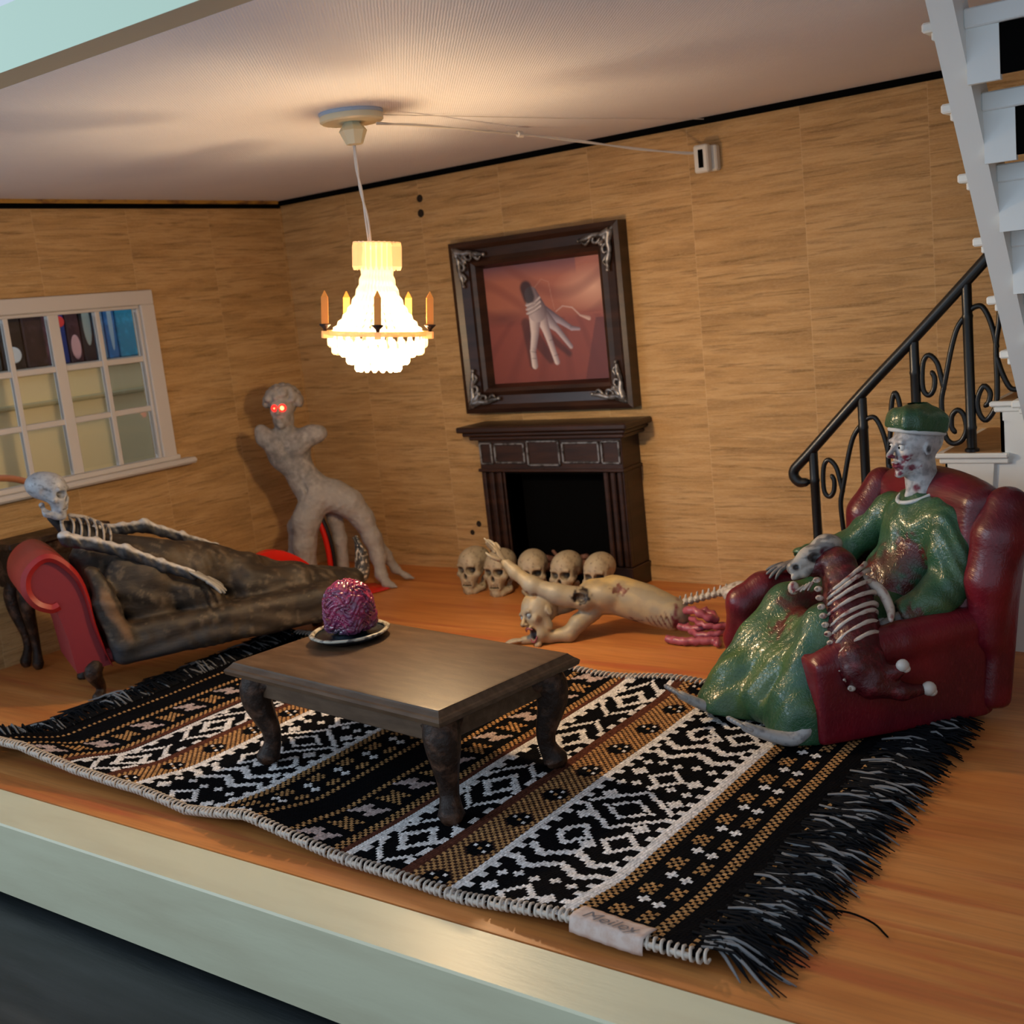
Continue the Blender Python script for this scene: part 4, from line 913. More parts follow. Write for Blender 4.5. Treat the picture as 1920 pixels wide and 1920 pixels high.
# ------------------------------------------------------------------ heads, hands, skulls
def head_sdf(s, c, M, k_, mouth=0, ears=True, neck=None):
    """c centre, M columns face/left/up, k_ head height"""
    c = np.array(c, float); T = lambda p: c + M @ (np.array(p, float) * k_); e = lambda p, r, k=.05, op='u', rot=None: s.ell(T(p), np.array(r) * k_, M if rot is None else M @ rot, k * k_, op)
    e((-.08, 0, .14), (.41, .33, .36), .0); e((.12, 0, -.04), (.24, .25, .34), .1)
    e((.16, 0, -.27 - .10 * mouth), (.20, .19, .17), .08); e((.30, 0, -.41 - .14 * mouth), (.07, .09, .065), .06)
    for q in (-1, 1):
        e((.23, q*.17, -.07), (.10, .075, .09), .06); e((.02, q*.22, -.25), (.09, .04, .13), .06)
        if ears: e((-.03, q*.325, .0), (.075, .035, .115), .02); e((-.01, q*.365, .0), (.035, .02, .065), .02, 's')
        e((.385, q*.125, .045), (.07, .085, .055), .04, 's')
    s.cap(T((.33, -.15, .125)), T((.33, .15, .125)), .042*k_, k=.05*k_); s.cap(T((.36, 0, .07)), T((.475, 0, -.085)), .028*k_, .05*k_, k=.035*k_); e((.42, .045, -.11), (.05, .035, .03), .02); e((.42, -.045, -.11), (.05, .035, .03), .02)
    if mouth:
        e((.37, 0, -.19), (.05, .12, .03), .02); e((.33, 0, -.42 - .04*mouth), (.05, .10, .03), .02); e((.38, 0, -.32), (.17, .115, .135), .015, 's')
    else:
        e((.375, 0, -.215), (.05, .095, .026), .02); e((.365, 0, -.275), (.05, .085, .028), .02); e((.43, 0, -.245), (.06, .10, .010), .01, 's')
    return T
def eyes(T, M, k_, p, mm, iris):
    for q in (-1, 1):
        m = MB(); m.ball((0, 0, 0), .058*k_, 12, 8); o = m.build('eye', mm, p, smooth=True); o.location = T((.315, q*.125, .04))
        m = MB(); m.ball(tuple(M @ np.array([.05*k_, 0, 0])), .022*k_, 8, 5); m.build('pupil', iris, o, smooth=True)
def hand_mb(m, w, x, up, L, thumb=1, spread=.12, curl=.25, bend=None, r=1.0, pw=1.0):
    """tapered palm and five fingers added to m; w wrist, x towards the fingers, up back of hand, L hand length"""
    B = basis(x, up); T = lambda p: np.array(w, float) + B @ (np.array(p, float) * L)
    m.tube([T((-.06, 0, 0)), T((.12, 0, 0)), T((.3, 0, .0)), T((.50, 0, 0))], [.13*L*pw, .165*L*pw, .20*L*pw, .17*L*pw], 10, 3, flat=.42, up=B[:, 1])
    ys = [-.165, -.058, .055, .16]; ln = [.36, .45, .49, .43]
    for i, (y, l) in enumerate(zip(ys, ln)):
        a = (i - 1.5) * spread; cu = (bend[i] if bend else curl); P = [(.40, y, 0), (.5, y*1.05, 0)]; d = np.array([math.cos(a), math.sin(a), 0]); pz = 0; pos = np.array([.5, y*1.05, 0]); ang = 0
        for sgm in (.42, .32, .26):
            ang += cu; dd = np.array([d[0]*math.cos(ang), d[1]*math.cos(ang), -math.sin(ang)]); pos = pos + dd * l * sgm; P.append(tuple(pos))
        m.tube([T(p) for p in P], [.062*L*r, .06*L*r, .054*L*r, .048*L*r, .032*L*r], 7, 2)
    m.tube([T((.10, thumb*.14, -.02)), T((.26, thumb*.30, -.06)), T((.42, thumb*.38, -.10)), T((.54, thumb*.38, -.14))], [.08*L, .065*L, .055*L, .035*L], 7, 2)
def merge(o, mb_):
    """join extra faces (already in the parent's space) into mesh object o"""
    n0 = len(o.data.vertices); V = np.zeros(n0*3, np.float32); o.data.vertices.foreach_get('co', V); cols = np.zeros(n0*4, np.float32)
    has = 'Col' in o.data.color_attributes
    if has: o.data.color_attributes['Col'].data.foreach_get('color', cols)
    F = [tuple(p.vertices) for p in o.data.polygons]; me = bpy.data.meshes.new(o.data.name)
    me.from_pydata(np.vstack([V.reshape(-1, 3), np.array(mb_.v, np.float32)]).tolist(), [], F + [tuple(i + n0 for i in f) for f in mb_.f]); me.update()
    for x in o.data.materials: me.materials.append(x)
    if has:
        cv = np.vstack([cols.reshape(-1, 4), np.tile(np.array(mb_.col), (len(mb_.v), 1))]); set_col(me, cv)
    me.polygons.foreach_set('use_smooth', np.ones(len(me.polygons), bool)); o.data = me; return o

BONEC = (.42, .345, .23)
def skull_mesh():
    s = SDF((-.14, -.10, -.01), (.14, .10, .27), .0052); k = .02
    s.ell((-.022, 0, .175), (.110, .084, .080), k=0); s.ell((.03, 0, .16), (.072, .066, .080), k=.03)
    s.ell((.055, 0, .118), (.052, .066, .060), k=.02); s.box((.066, 0, .078), (.036, .040, .044), .018, k=.02)
    s.chain([(-.012, .055, .075), (.015, .052, .028), (.06, .026, .012), (.08, 0, .012), (.06, -.026, .012), (.015, -.052, .028), (-.012, -.055, .075)], [.016, .019, .019, .020, .019, .019, .016], .015)
    s.box((.075, 0, .035), (.018, .027, .022), .01, k=.012)
    for q in (-1, 1):
        s.chain([(.085, q*.030, .112), (.065, q*.062, .110), (.02, q*.074, .12)], [.010, .012, .008], .012)
        s.ell((.100, q*.033, .142), (.038, .0275, .0245), None, .006, 's'); s.ell((.03, q*.082, .145), (.035, .014, .03), None, .012, 's'); s.ell((.02, q*.06, .06), (.035, .02, .022), None, .01, 's')
        s.chain([(.092, q*.010, .171), (.088, q*.048, .169)], .009, .012)
    s.ell((.108, 0, .104), (.022, .012, .020), None, .004, 's')
    s.box((.09, 0, .053), (.03, .032, .0026), .001, None, .003, 's')
    for i in range(-3, 4): s.box((.10, i*.0085, .055), (.016, .0009, .016), .0005, None, .003, 's')
    V, F = s.mesh(); me = mesh_np('cranium', V, F); cc = np.tile(np.array(BONEC + (1,)), (len(V), 1))
    dk = (.012, .008, .006)  # sockets and nose: dark resin wash, with the shade of their depth painted in
    for q in (-1, 1): cc = spot((.078, q*.033, .142), (.038, .026, .023), dk, .25, 60, .05)(V, cc); cc = spot((.03, q*.078, .13), (.04, .018, .035), (.16, .11, .07), .8)(V, cc)
    cc = spot((.098, 0, .104), (.022, .012, .019), dk, .3, 60, .05)(V, cc); cc = spot((.09, 0, .053), (.03, .032, .005), (.10, .065, .04), .5, 60, .1)(V, cc); cc = blot((.32, .25, .16), 25, .1, .4, 4, .7)(V, cc); cc = blot((.14, .10, .06), 90, .65, .6, 9, .3)(V, cc)
    set_col(me, cc); return me
BONE = mat('resin_bone', (1, 1, 1), .5, attr=True, bump=(60, .25, .004), var=(30, (.10, .07, .04), .55, .8, .5))
GBONE = mat('grey_white_bone', (1, 1, 1), .42, attr=True, bump=(60, .25, .004), var=(25, (.10, .10, .11), .5, .75, .6))
SKM = skull_mesh()
labs = ['ivory skull at the left end of the row before the fireplace', 'second ivory skull from the left in the row before the fireplace', 'middle ivory skull of the row, half hidden behind the raised hand', 'fourth ivory skull, behind the scalp wound of the crawling torso', 'ivory skull at the right end of the row, behind the back of the crawling torso']
for i, (x_, y_, a_, sc_) in enumerate(((1.700, -.46, -82, 1.04), (1.905, -.47, -80, 1.03), (2.135, -.46, -62, 1.04), (2.35, -.44, -80, 1.02), (2.57, -.44, -78, 1.02))):
    me = SKM if i == 0 else SKM
    o_ = bpy.data.objects.new('skull', me); C.objects.link(o_); o_.location = (x_, y_, .001); o_.rotation_euler = (0, 0, math.radians(a_)); o_.scale = (sc_,)*3
    if i == 0: me.materials.append(BONE); me.polygons.foreach_set('use_smooth', np.ones(len(me.polygons), bool))
    tag(o_, labs[i], 'skull', 'skulls in front of the fireplace')

# ------------------------------------------------------------------ robed skeleton on the chaise (chaise axes)
SK = thing('skeleton', (1.10, -2.74, .0), 'grey white skeleton in a long blackish brown robe reclining on the chaise longue', 'figurine', CHR)
ROBE = mat('aged_brown_robe', (1, 1, 1), .6, attr=True, bump=(26, .5, .01), var=(16, (.075, .050, .028), .5, .75, .5), stretch=(.35, 1, 1))
s = SDF((.0, -.08, .08), (1.66, .62, .86), .0105)
s.chain([(.24, .29, .64), (.42, .28, .57), (.66, .28, .50), (.90, .28, .43)], [.115, .135, .14, .11], 0)
s.ell((.88, .36, .43), (.13, .13, .105), rot3(0, .2, 0), .04)
s.chain([(.90, .20, .38), (1.18, .20, .335), (1.50, .24, .265)], [.10, .075, .055], .04); s.chain([(.95, .36, .40), (1.2, .33, .33), (1.52, .30, .265)], [.10, .075, .055], .04)
s.box((.76, .25, .235), (.60, .28, .095), .05, rot3(0, .02, 0), .04); s.box((1.28, .26, .24), (.22, .19, .06), .03, rot3(0, .05, 0), .05)
s.chain([(.13, .06, .62), (.17, .02, .45), (.215, -.0, .24)], [.035, .055, .06], .04); s.chain([(.16, .26, .66), (.2, .25, .4)], [.09, .1], .05)
s.ell((.36, .12, .49), (.20, .07, .16), rot3(0, .65, 0), .04); s.ell((.62, .10, .40), (.14, .07, .08), rot3(0, .45, 0), .04)
def _w(X, Y, Z_):
    f = .006*np.sin(X*30 + 3*np.sin(Z_*14 + Y*9) + 26*Z_) * np.clip((Z_-.34)*9, 0, 1) + .0035*np.sin(Z_*75 + 7*X + 3*np.sin(X*7)) * np.clip((.36-Z_)*9, 0, 1) + .0015*np.sin(X*85 + 32*Z_ + 8*np.sin(X*9))
    return f
s.wave(_w); s.paint += [blot((.046, .030, .017), 16, .0, .9, 5, .6), spot((.55, .1, .55), (.25, .3, .12), (.06, .040, .022), .6, 20, .3), blot((.15, .11, .07), 50, .55, .5, 7, .3), spot((.19, -.04, .42), (.035, .08, .16), (.14, .08, .045), .3, 20, .25, rot=rot3(0, -.35, 0)), spot((.3, 0, .2), (.5, .3, .09), (.03, .032, .038), .6, 30, .3)]
s.build('robe', ROBE, SK, (.020, .014, .0095))
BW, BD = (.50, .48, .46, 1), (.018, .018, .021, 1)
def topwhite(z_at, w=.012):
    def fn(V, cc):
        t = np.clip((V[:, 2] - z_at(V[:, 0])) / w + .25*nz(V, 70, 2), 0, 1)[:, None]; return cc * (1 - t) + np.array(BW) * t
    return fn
def arm_sdf(P, R, name, web=None):
    P = np.array(P); s = SDF(P.min(0) - .09, P.max(0) + .09, .0052); s.chain(P, R, .01)
    for q, r in zip(P[1:-1], R[1:-1]): s.ell(q, r*1.45, None, .012)
    s.ell(P[0], (R[0]*1.6, R[0]*1.5, R[0]*1.4), None, .012)
    if web: s.chain(np.array(P) + np.array([0, .0, -.028]), [r*1.1 for r in R], .02)
    zi = lambda x: np.interp(x, P[:, 0], P[:, 2]) - .004
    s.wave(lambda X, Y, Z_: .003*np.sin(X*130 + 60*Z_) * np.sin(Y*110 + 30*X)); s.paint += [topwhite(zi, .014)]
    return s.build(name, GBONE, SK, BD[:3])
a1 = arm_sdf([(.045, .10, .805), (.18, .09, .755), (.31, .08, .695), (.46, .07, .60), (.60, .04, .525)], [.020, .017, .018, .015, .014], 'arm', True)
m = MB(); m.col = (.30, .29, .27, 1); hand_mb(m, (.60, .035, .522), (.78, -.16, -.58), (.5, -.25, .86), .19, 1, .30, .10, r=.95, pw=.8); merge(a1, m)
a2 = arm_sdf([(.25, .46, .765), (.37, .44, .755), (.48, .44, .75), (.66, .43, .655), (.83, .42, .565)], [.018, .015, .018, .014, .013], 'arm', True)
m = MB(); m.col = (.30, .29, .27, 1); hand_mb(m, (.83, .42, .56), (.85, -.05, -.45), (.5, 0, .86), .13, -1, .12, .15, r=.8); merge(a2, m)
# ribcage, collar bones, spine
m = MB(); m.tube([(.02, .28, .885), (.05, .28, .84), (.10, .30, .80), (.20, .30, .72)], [.020, .022, .05, .075], 10, 3); m.build('spine', mat('dark_rib_cavity', (.012, .010, .010), .6, bump=(60, .5, .004)), SK, smooth=True)
RB = mat('rib_bone', (.40, .36, .32), .45, var=(40, (.10, .09, .085), .5, .7), bump=(60, .3, .003))
for i in range(6):
    t = i / 5; cxr = .085 + .16*t; czr = .80 - .075*t; rr_ = .062 + .028*math.sin(t*2.6); P = []
    for a in np.linspace(-2.3, 2.3, 13):
        P.append((cxr + .035*math.cos(a)*.6 + .02*math.sin(abs(a)), .29 + rr_*1.12*math.sin(a), czr + rr_*.98*math.cos(a)))
    m = MB(); m.tube(P, [.0045] + [.0075]*11 + [.0045], 6, 2, flat=.7); m.build('rib', RB, SK, smooth=True)
m = MB(); m.tube([(.11, .29, .875), (.19, .29, .845), (.27, .29, .79)], [.012, .012, .007], 7, 3); m.build('breastbone', RB, SK, smooth=True)
for q in (-1, 1):
    m = MB(); m.tube([(.07, .29 + q*.01, .865), (.055, .29 + q*.09, .85), (.05 + .07*(q > 0), .29 + q*.17, .815)], [.010, .009, .013], 7, 3); m.build('collar_bone', RB, SK, smooth=True)
for k in range(4):
    m = MB(); m.lathe([(.010, -.009), (.019, -.006), (.019, .006), (.010, .009)], (.028 + .008*k, .28, .905 - .021*k), 9, axis=(-.25, 0, 1)); m.build('neck_vertebra', RB, SK, smooth=True)
sk_ = bpy.data.objects.new('cranium', SKM.copy()); sk_.data.materials.clear(); sk_.data.materials.append(GBONE); C.objects.link(sk_); sk_.parent = SK
cl = np.zeros(len(SKM.vertices)*4, np.float32); SKM.color_attributes['Col'].data.foreach_get('color', cl); cl = cl.reshape(-1, 4); lum = cl[:, :3].mean(1, keepdims=True); cl[:, :3] = lum * np.array([1.02, 1.05, 1.12]) * 1.05; sk_.data.color_attributes['Col'].data.foreach_set('color', cl.ravel())
sk_.location = (.012, .27, .888); sk_.rotation_euler = (.0, .16, -.62); sk_.scale = (.86,)*3
# bony feet standing up at the hem
FT = mat('tarnished_bone', (.05, .045, .04), .4, var=(45, (.50, .40, .30), .5, .62), bump=(60, .5, .005))
for y_, h_ in ((.262, 1.0), (.30, .85)):
    m = MB(); m.tube([(1.50, y_, .25), (1.56, y_, .27), (1.575, y_, .34), (1.575, y_-.006, .41)], [.030, .036, .034, .026], 9, 3)
    for k in range(5): m.tube([(1.57, y_-.03+k*.015, .40), (1.572, y_-.028+k*.014, .40 + (.035+.008*k)*h_), (1.56, y_-.026+k*.013, .40+(.05+.011*k)*h_)], [.009, .008, .006], 6, 2); m.ball((1.565, y_-.026+k*.013, .395+(.05+.011*k)*h_), .009, 7, 5)
    m.build('foot', FT, SK, smooth=True)

# ------------------------------------------------------------------ grey statue with red eyes
ST = thing('statue', (.75, -.675, 0), 'grey stone armless statue with glowing red eyes and tentacle legs in the corner', 'statue', math.atan2(.6, .8))
STONE = mat('mottled_stone', (1, 1, 1), .75, attr=True, bump=(34, .55, .01), var=(26, (.42, .38, .35), .5, .68, .6))
s = SDF((-.46, -.24, -.01), (.56, .22, 1.36), .0095)
s.ell((-.12, 0, .74), (.10, .08, .13), rot3(0, -.3, 0), 0); s.ell((-.185, -.0, .905), (.135, .088, .14), rot3(0, -.25, 0), .05)
s.ell((-.245, -.055, .95), (.07, .045, .055), None, .03); s.ell((-.115, -.055, .94), (.07, .045, .055), None, .03)
s.chain([(-.27, 0, .97), (-.315, -.01, 1.01), (-.335, -.01, 1.055)], [.062, .052, .038], .04); s.chain([(-.09, 0, .98), (-.03, -.01, .995), (.02, -.01, 1.0)], [.062, .056, .050], .04)
s.chain([(-.185, 0, 1.0), (-.192, 0, 1.08)], [.06, .055], .04)
s.ell((-.06, 0, .65), (.115, .09, .10), rot3(0, -.3, 0), .05); s.ell((.02, .01, .60), (.13, .10, .09), None, .05)
s.chain([(-.05, -.03, .60), (-.125, -.06, .47), (-.155, -.06, .32), (-.165, -.05, .15), (-.17, -.06, .0)], [.10, .082, .068, .062, .052], .03)
s.chain([(-.10, .07, .58), (-.22, .09, .42), (-.255, .09, .22), (-.26, .08, .0)], [.07, .05, .042, .04], .03)
s.chain([(.06, 0, .60), (.145, 0, .545), (.215, .01, .44), (.26, 0, .31), (.285, -.02, .19), (.295, -.06, .08), (.33, -.10, .025), (.39, -.13, .012)], [.10, .085, .066, .052, .042, .032, .022, .010], .04)
s.chain([(.25, .02, .33), (.325, .05, .18), (.375, .06, .08), (.44, .05, .03), (.49, .03, .015)], [.045, .034, .024, .015, .008], .03)
s.chain([(.02, .09, .55), (.045, .10, .3), (.04, .10, .0)], [.06, .04, .036], .03)
# carved chest: sternum, belly lines
s.chain([(-.20, -.10, .98), (-.165, -.088, .86), (-.115, -.085, .72), (-.08, -.09, .62)], .010, .012, 1, 's')
s.chain([(-.26, -.09, .865), (-.20, -.095, .845), (-.13, -.09, .86)], .007, .010, 1, 's'); s.chain([(-.20, -.085, .80), (-.08, -.08, .79)], .006, .010, 1, 's')
# curly hair
HC = np.array([-.185, .005, 1.175]); Mh = basis((-.10, -1, .02), (.05, 0, 1)); k_ = .255
head_sdf(s, HC, Mh, k_, ears=False)
rr = random.Random(3)
for k in range(150):
    u_ = rr.uniform(-.25, 1); a = rr.uniform(0, 2*PI); r_ = math.sqrt(max(0, 1 - u_*u_)); d = np.array([math.cos(a)*r_, math.sin(a)*r_, u_])
    if d[0] > .72 and d[2] < .30 or d[0] > .35 and d[2] < .12: continue
    s.ell(HC + Mh @ (np.array([-.08, 0, .14]) * k_ + d * np.array([.43, .41, .40]) * k_), .018 + rr.random()*.006, None, .006)
s.wave(lambda X, Y, Z_: .003*np.sin(X*70 + 4*np.sin(Z_*40)) * np.sin(Z_*75 + 3*np.sin(Y*60)) * (Z_ < .62))
s.paint += [blot((.36, .32, .29), 40, -.1, .6, 2, .5), spot((-.18, 0, .9), (.3, .3, .3), (.19, .175, .165), .8), spot(HC + np.array([0, .04, .06]), (.13, .10, .12), (.13, .12, .125), .6, 50, .3)]
s.build('body', STONE, ST, (.32, .29, .265))
EYE = emit('red_led', (1, .015, .01), 3.0); EYC = emit('led_core', (1, .28, .10), 5)
for q, r_ in ((-1, .021), (1, .024)):
    p = HC + Mh @ (np.array([.37, q*.095, .035]) * k_); m = MB(); m.ball(p, (r_, .014, r_), 14, 8); e_ = m.build('eye', EYE, ST, smooth=True)
    m = MB(); m.ball(p + np.array([0, -.008, 0]), (r_*(.6 if q > 0 else .25), .010, r_*(.6 if q > 0 else .25)), 10, 6); m.build('glow_core', EYC, e_, smooth=True)
rs = thing('hoop_stand', (.75, -.675, 0), 'red oval hoop with a black edge standing behind the statue legs', 'stand', math.atan2(.6, .8))
m = MB(); P = [(-.115 + .115*math.cos(a), .0, .19 + .35*math.sin(a)) for a in np.linspace(-.52, PI + .52, 40)]
m.tube(P, .016, 8, 1, up=(0, 1, 0)); o_ = m.build('rim', mat('gloss_black', (.006, .005, .005), .3), rs, smooth=True); o_.location = (0, .02, 0)
m = MB(); P2 = [(-.115 + .092*math.cos(a), .0, .19 + .325*math.sin(a)) for a in np.linspace(-.5, PI + .5, 40)]; m.tube(P2, .018, 8, 1, up=(0, 1, 0)); o_ = m.build('lining', REDGLOSS, rs, smooth=True); o_.location = (0, .0, 0)
m = MB(); m.lathe([(.20, 0), (.215, .006), (.20, .014), (.02, .016)], (0, 0, 0), 40); m.v = [(a*1.25 + .09, b*.72 - .09, c) for a, b, c in m.v]; tag(m.build('stand', REDGLOSS, smooth=False, loc=(.75, -.675, 0), rotz=math.atan2(.6, .8), autos=.6), 'glossy red disc on the floor under the statue', 'stand')

# ------------------------------------------------------------------ crawling half torso
ZT = thing('torso_figurine', (3.0, -1.0, .0), 'pale zombie torso crawling on the floor with open mouth, raised arm, spine and entrails', 'figurine', math.atan2(.24, .97))
ZSK = mat('painted_dead_skin', (1, 1, 1), .45, attr=True, bump=(45, .3, .005), var=(22, (.26, .20, .13), .5, .75, .55))
s = SDF((-.60, -.26, -.005), (.42, .16, .42), .0062)
s.chain([(-.10, .0, .195), (.03, .02, .192), (.16, .02, .15), (.30, .0, .105)], [.088, .098, .098, .082], 0)
s.ell((-.06, -.06, .215), (.10, .05, .06), None, .03); s.ell((-.02, .09, .20), (.09, .05, .08), None, .03)
A_ = [(-.12, -.085, .205), (-.25, -.125, .245), (-.36, -.14, .285), (-.455, -.13, .355), (-.515, -.12, .415)]
s.chain(A_, [.058, .047, .040, .031, .022], .02); s.ell((-.37, -.14, .292), .043, None, .02); s.ell((-.22, -.115, .225), (.07, .045, .048), rot3(0, .3, 0), .02)
s.chain([(-.10, -.05, .13), (-.16, -.10, .085), (-.20, -.13, .04), (-.30, -.16, .032), (-.42, -.19, .022)], [.05, .042, .038, .030, .020], .02)
s.chain([(-.12, -.01, .20), (-.24, -.04, .17), (-.30, -.05, .155)], [.05, .045, .05], .02)
ZH = np.array([-.345, -.135, .140]); Mz = basis((-.52, -.85, -.05), (-.38, .10, .9)); zk = .245
Tz = head_sdf(s, ZH, Mz, zk, mouth=1.1)
for t in np.linspace(0, 1, 5): s.chain([(.18 + .035*t*3, -.085 + .01*t, .11 - .0*t), (.20 + .035*t*3, -.09, .05), (.215+.1*t, -.06, .01)], .004, .008, 1, 's')
# wounds as hollows
for c_, r_ in (((-.12, -.15, .225), (.035, .03, .028)), ((.06, -.085, .245), (.03, .03, .018)), ((.10, -.10, .07), (.045, .03, .03))): s.ell(c_, r_, None, .008, 's')
WND = (.085, .008, .008)
s.paint += [blot((.42, .32, .17), 26, .0, .6, 3, .5), spot((.0, .03, .28), (.22, .12, .06), (.50, .36, .15), .6, 30, .2), spot((-.32, -.2, .26), (.3, .06, .2), (.30, .27, .21), .7, 30, .2),
  spot((-.12, -.125, .225), (.050, .060, .044), (.008, .004, .004), .25, 70, .35), spot((.06, -.07, .25), (.040, .044, .03), (.13, .02, .012), .3, 80, .4), spot((.10, -.085, .068), (.062, .06, .040), (.06, .006, .008), .2, 70, .3), spot((-.20, .01, .265), (.05, .04, .025), WND, .3, 70, .35), spot((-.25, -.15, .235), (.035, .02, .013), (.03, .006, .006), .3, 70, .3),
  spot(Tz((.28, 0, -.33)), (.045, .030, .038), (.02, .004, .004), .25, 40, .05, rot=Mz), spot(Tz((.40, .125, .05)), np.array([.03, .024, .02]), (.05, .05, .06), .5, 40, .1, rot=Mz), spot(Tz((.40, -.125, .05)), np.array([.03, .024, .02]), (.05, .05, .06), .5, 40, .1, rot=Mz),
  spot(Tz((.46, 0, -.09)), (.018, .016, .014), (.02, .01, .01), .4, 60, .2), spot(Tz((.22, .22, -.1)), (.025, .025, .02), (.16, .09, .05), .4, 60, .3), spot(Tz((.0, .1, .46)), (.055, .05, .03), (.07, .008, .008), .3, 60, .4), spot(Tz((.1, 0, .42)), (.06, .06, .03), (.45, .32, .15), .7, 60, .3)]
for t in np.linspace(0, 1, 6):
    cx_ = .20 + .12*t; s.paint.append(spot((cx_, -.08, .065 + .03*t), (.006, .06, .055), (.09, .008, .012), .5, 60, .15, rot=rot3(0, -.35, 0)))
s.paint.append(spot((.33, -.02, .09), (.025, .12, .11), (.13, .012, .02), .5, 60, .3))
bz = s.build('body', ZSK, ZT, (.30, .25, .165))
m = MB(); m.col = (.34, .29, .21, 1)
hand_mb(m, (-.512, -.12, .412), (-.50, 0, .86), (.86, -.2, .5), .15, 1, .42, .30, bend=[.45, .25, .05, -.15], r=.85, pw=.75); hand_mb(m, (-.41, -.187, .026), (-.95, -.3, -.05), (0, 0, 1), .11, -1, .12, .08)
merge(bz, m)
for q in (-1, 1):
    m = MB(); m.ball(tuple(Tz((.325, q*.125, .045))), .0125, 12, 8); e_ = m.build('eye', mat('cloudy_blue_eye', (.25, .32, .38), .12) if q < 0 else bpy.data.materials['cloudy_blue_eye'], ZT, smooth=True)
m = MB(); 
for k in range(-3, 4): m.ball(tuple(Tz((.375 - abs(k)*.01, k*.024, -.205))), .0032, 6, 4); m.ball(tuple(Tz((.335 - abs(k)*.01, k*.024, -.455))), .0032, 6, 4)
m.build('teeth', BONE if 0 else mat('teeth', (.55, .50, .40), .3), ZT, smooth=True)
m = MB(); P = [Tz((.37, -.11, -.24)), Tz((.40, -.05, -.195)), Tz((.41, 0, -.19)), Tz((.40, .05, -.195)), Tz((.37, .11, -.24))]; m.tube(P, [.003, .006, .0065, .006, .003], 7, 2)
P = [Tz((.33, -.12, -.40)), Tz((.355, -.06, -.47)), Tz((.36, 0, -.485)), Tz((.355, .06, -.47)), Tz((.33, .12, -.40))]; m.tube(P, [.003, .006, .007, .006, .003], 7, 2); m.build('lips', mat('purple_lips', (.22, .06, .08), .35), ZT, smooth=True)
VB = mat('pale_vertebra', (.50, .44, .37), .4, var=(40, (.2, .15, .11), .5, .7), bump=(50, .3, .004))
for k in range(9):
    t = k / 8; c_ = np.array([.33 + .23*t, .02, .155 + .058*t]); m = MB(); m.ball(c_, (.018, .022, .020), 10, 6); m.tube([c_, c_ + np.array([.004, 0, .034])], [.009, .005], 6); m.tube([c_ - np.array([0, .036, 0]), c_, c_ + np.array([0, .036, 0])], [.005, .010, .005], 6); m.build('vertebra', VB, ZT, smooth=True)
m = MB(); m.tube([(.55, .02, .21), (.62, .01, .228), (.70, 0, .24)], [.026, .038, .030], 9, 3); m.ball((.60, -.03, .21), (.05, .022, .036), 10, 6); m.ball((.68, .02, .235), (.03, .03, .03), 10, 6); m.build('pelvis_bone', VB, ZT, smooth=True)
GUT = mat('pink_entrails', (.38, .085, .115), .3, var=(20, (.20, .03, .05), .45, .7), bump=(30, .3, .006))
for P, r_ in (([(.36, -.03, .13), (.42, -.07, .145), (.48, -.09, .12), (.52, -.07, .10), (.50, -.03, .11), (.46, -.02, .13)], .020), ([(.34, -.06, .06), (.42, -.08, .055), (.50, -.07, .07), (.57, -.05, .065), (.60, -.03, .09)], .018), ([(.30, -.14, .022), (.38, -.17, .022), (.46, -.17, .024), (.54, -.17, .026), (.555, -.20, .020)], .020), ([(.36, -.02, .06), (.44, -.12, .04), (.52, -.13, .045), (.56, -.10, .05), (.53, -.06, .06)], .017), ([(.40, -.05, .10), (.47, -.12, .09), (.54, -.12, .08), (.60, -.09, .085), (.61, -.08, .12)], .014)):
    m = MB(); m.tube(P, r_, 9, 5); m.v = [tuple(np.array(v) + .0035*np.array([math.sin(v[0]*140), math.sin(v[0]*120+2), math.sin(v[0]*150+1)])) for v in m.v]; m.build('entrail', GUT, ZT, smooth=True)

# ------------------------------------------------------------------ green surgeon in the armchair (armchair axes: x back, y far side)
PG = thing('surgeon_figurine', (4.473, -2.039, .016), 'zombie surgeon in green scrubs and cap slumped in the red armchair', 'figurine', math.atan2(.7436, .6686))
GREEN = (.024, .082, .038); GRN = NT('painted_green_scrubs'); a_ = GRN.node('ShaderNodeAttribute', attribute_name='Col'); co = GRN.coord()
GRN.col(GRN.mix(GRN.math('MULTIPLY', GRN.ramp01(GRN.noise(9, co), .45, .7), .45), a_.outputs['Color'], (.05, .14, .085))); GRN.set(Roughness=.30)
vo = GRN.node('ShaderNodeTexVoronoi', i_Scale=70.0, feature='DISTANCE_TO_EDGE'); GRN.l.new(co, vo.inputs[0]); GRN.bump(GRN.math('ADD', GRN.math('MULTIPLY', GRN.ramp01(vo.outputs['Distance'], 0, .12), .35), GRN.noise(38, co, 4)), .35, .006); GRN.b.inputs['Coat Weight'].default_value = .12
BLD = (.085, .010, .010)
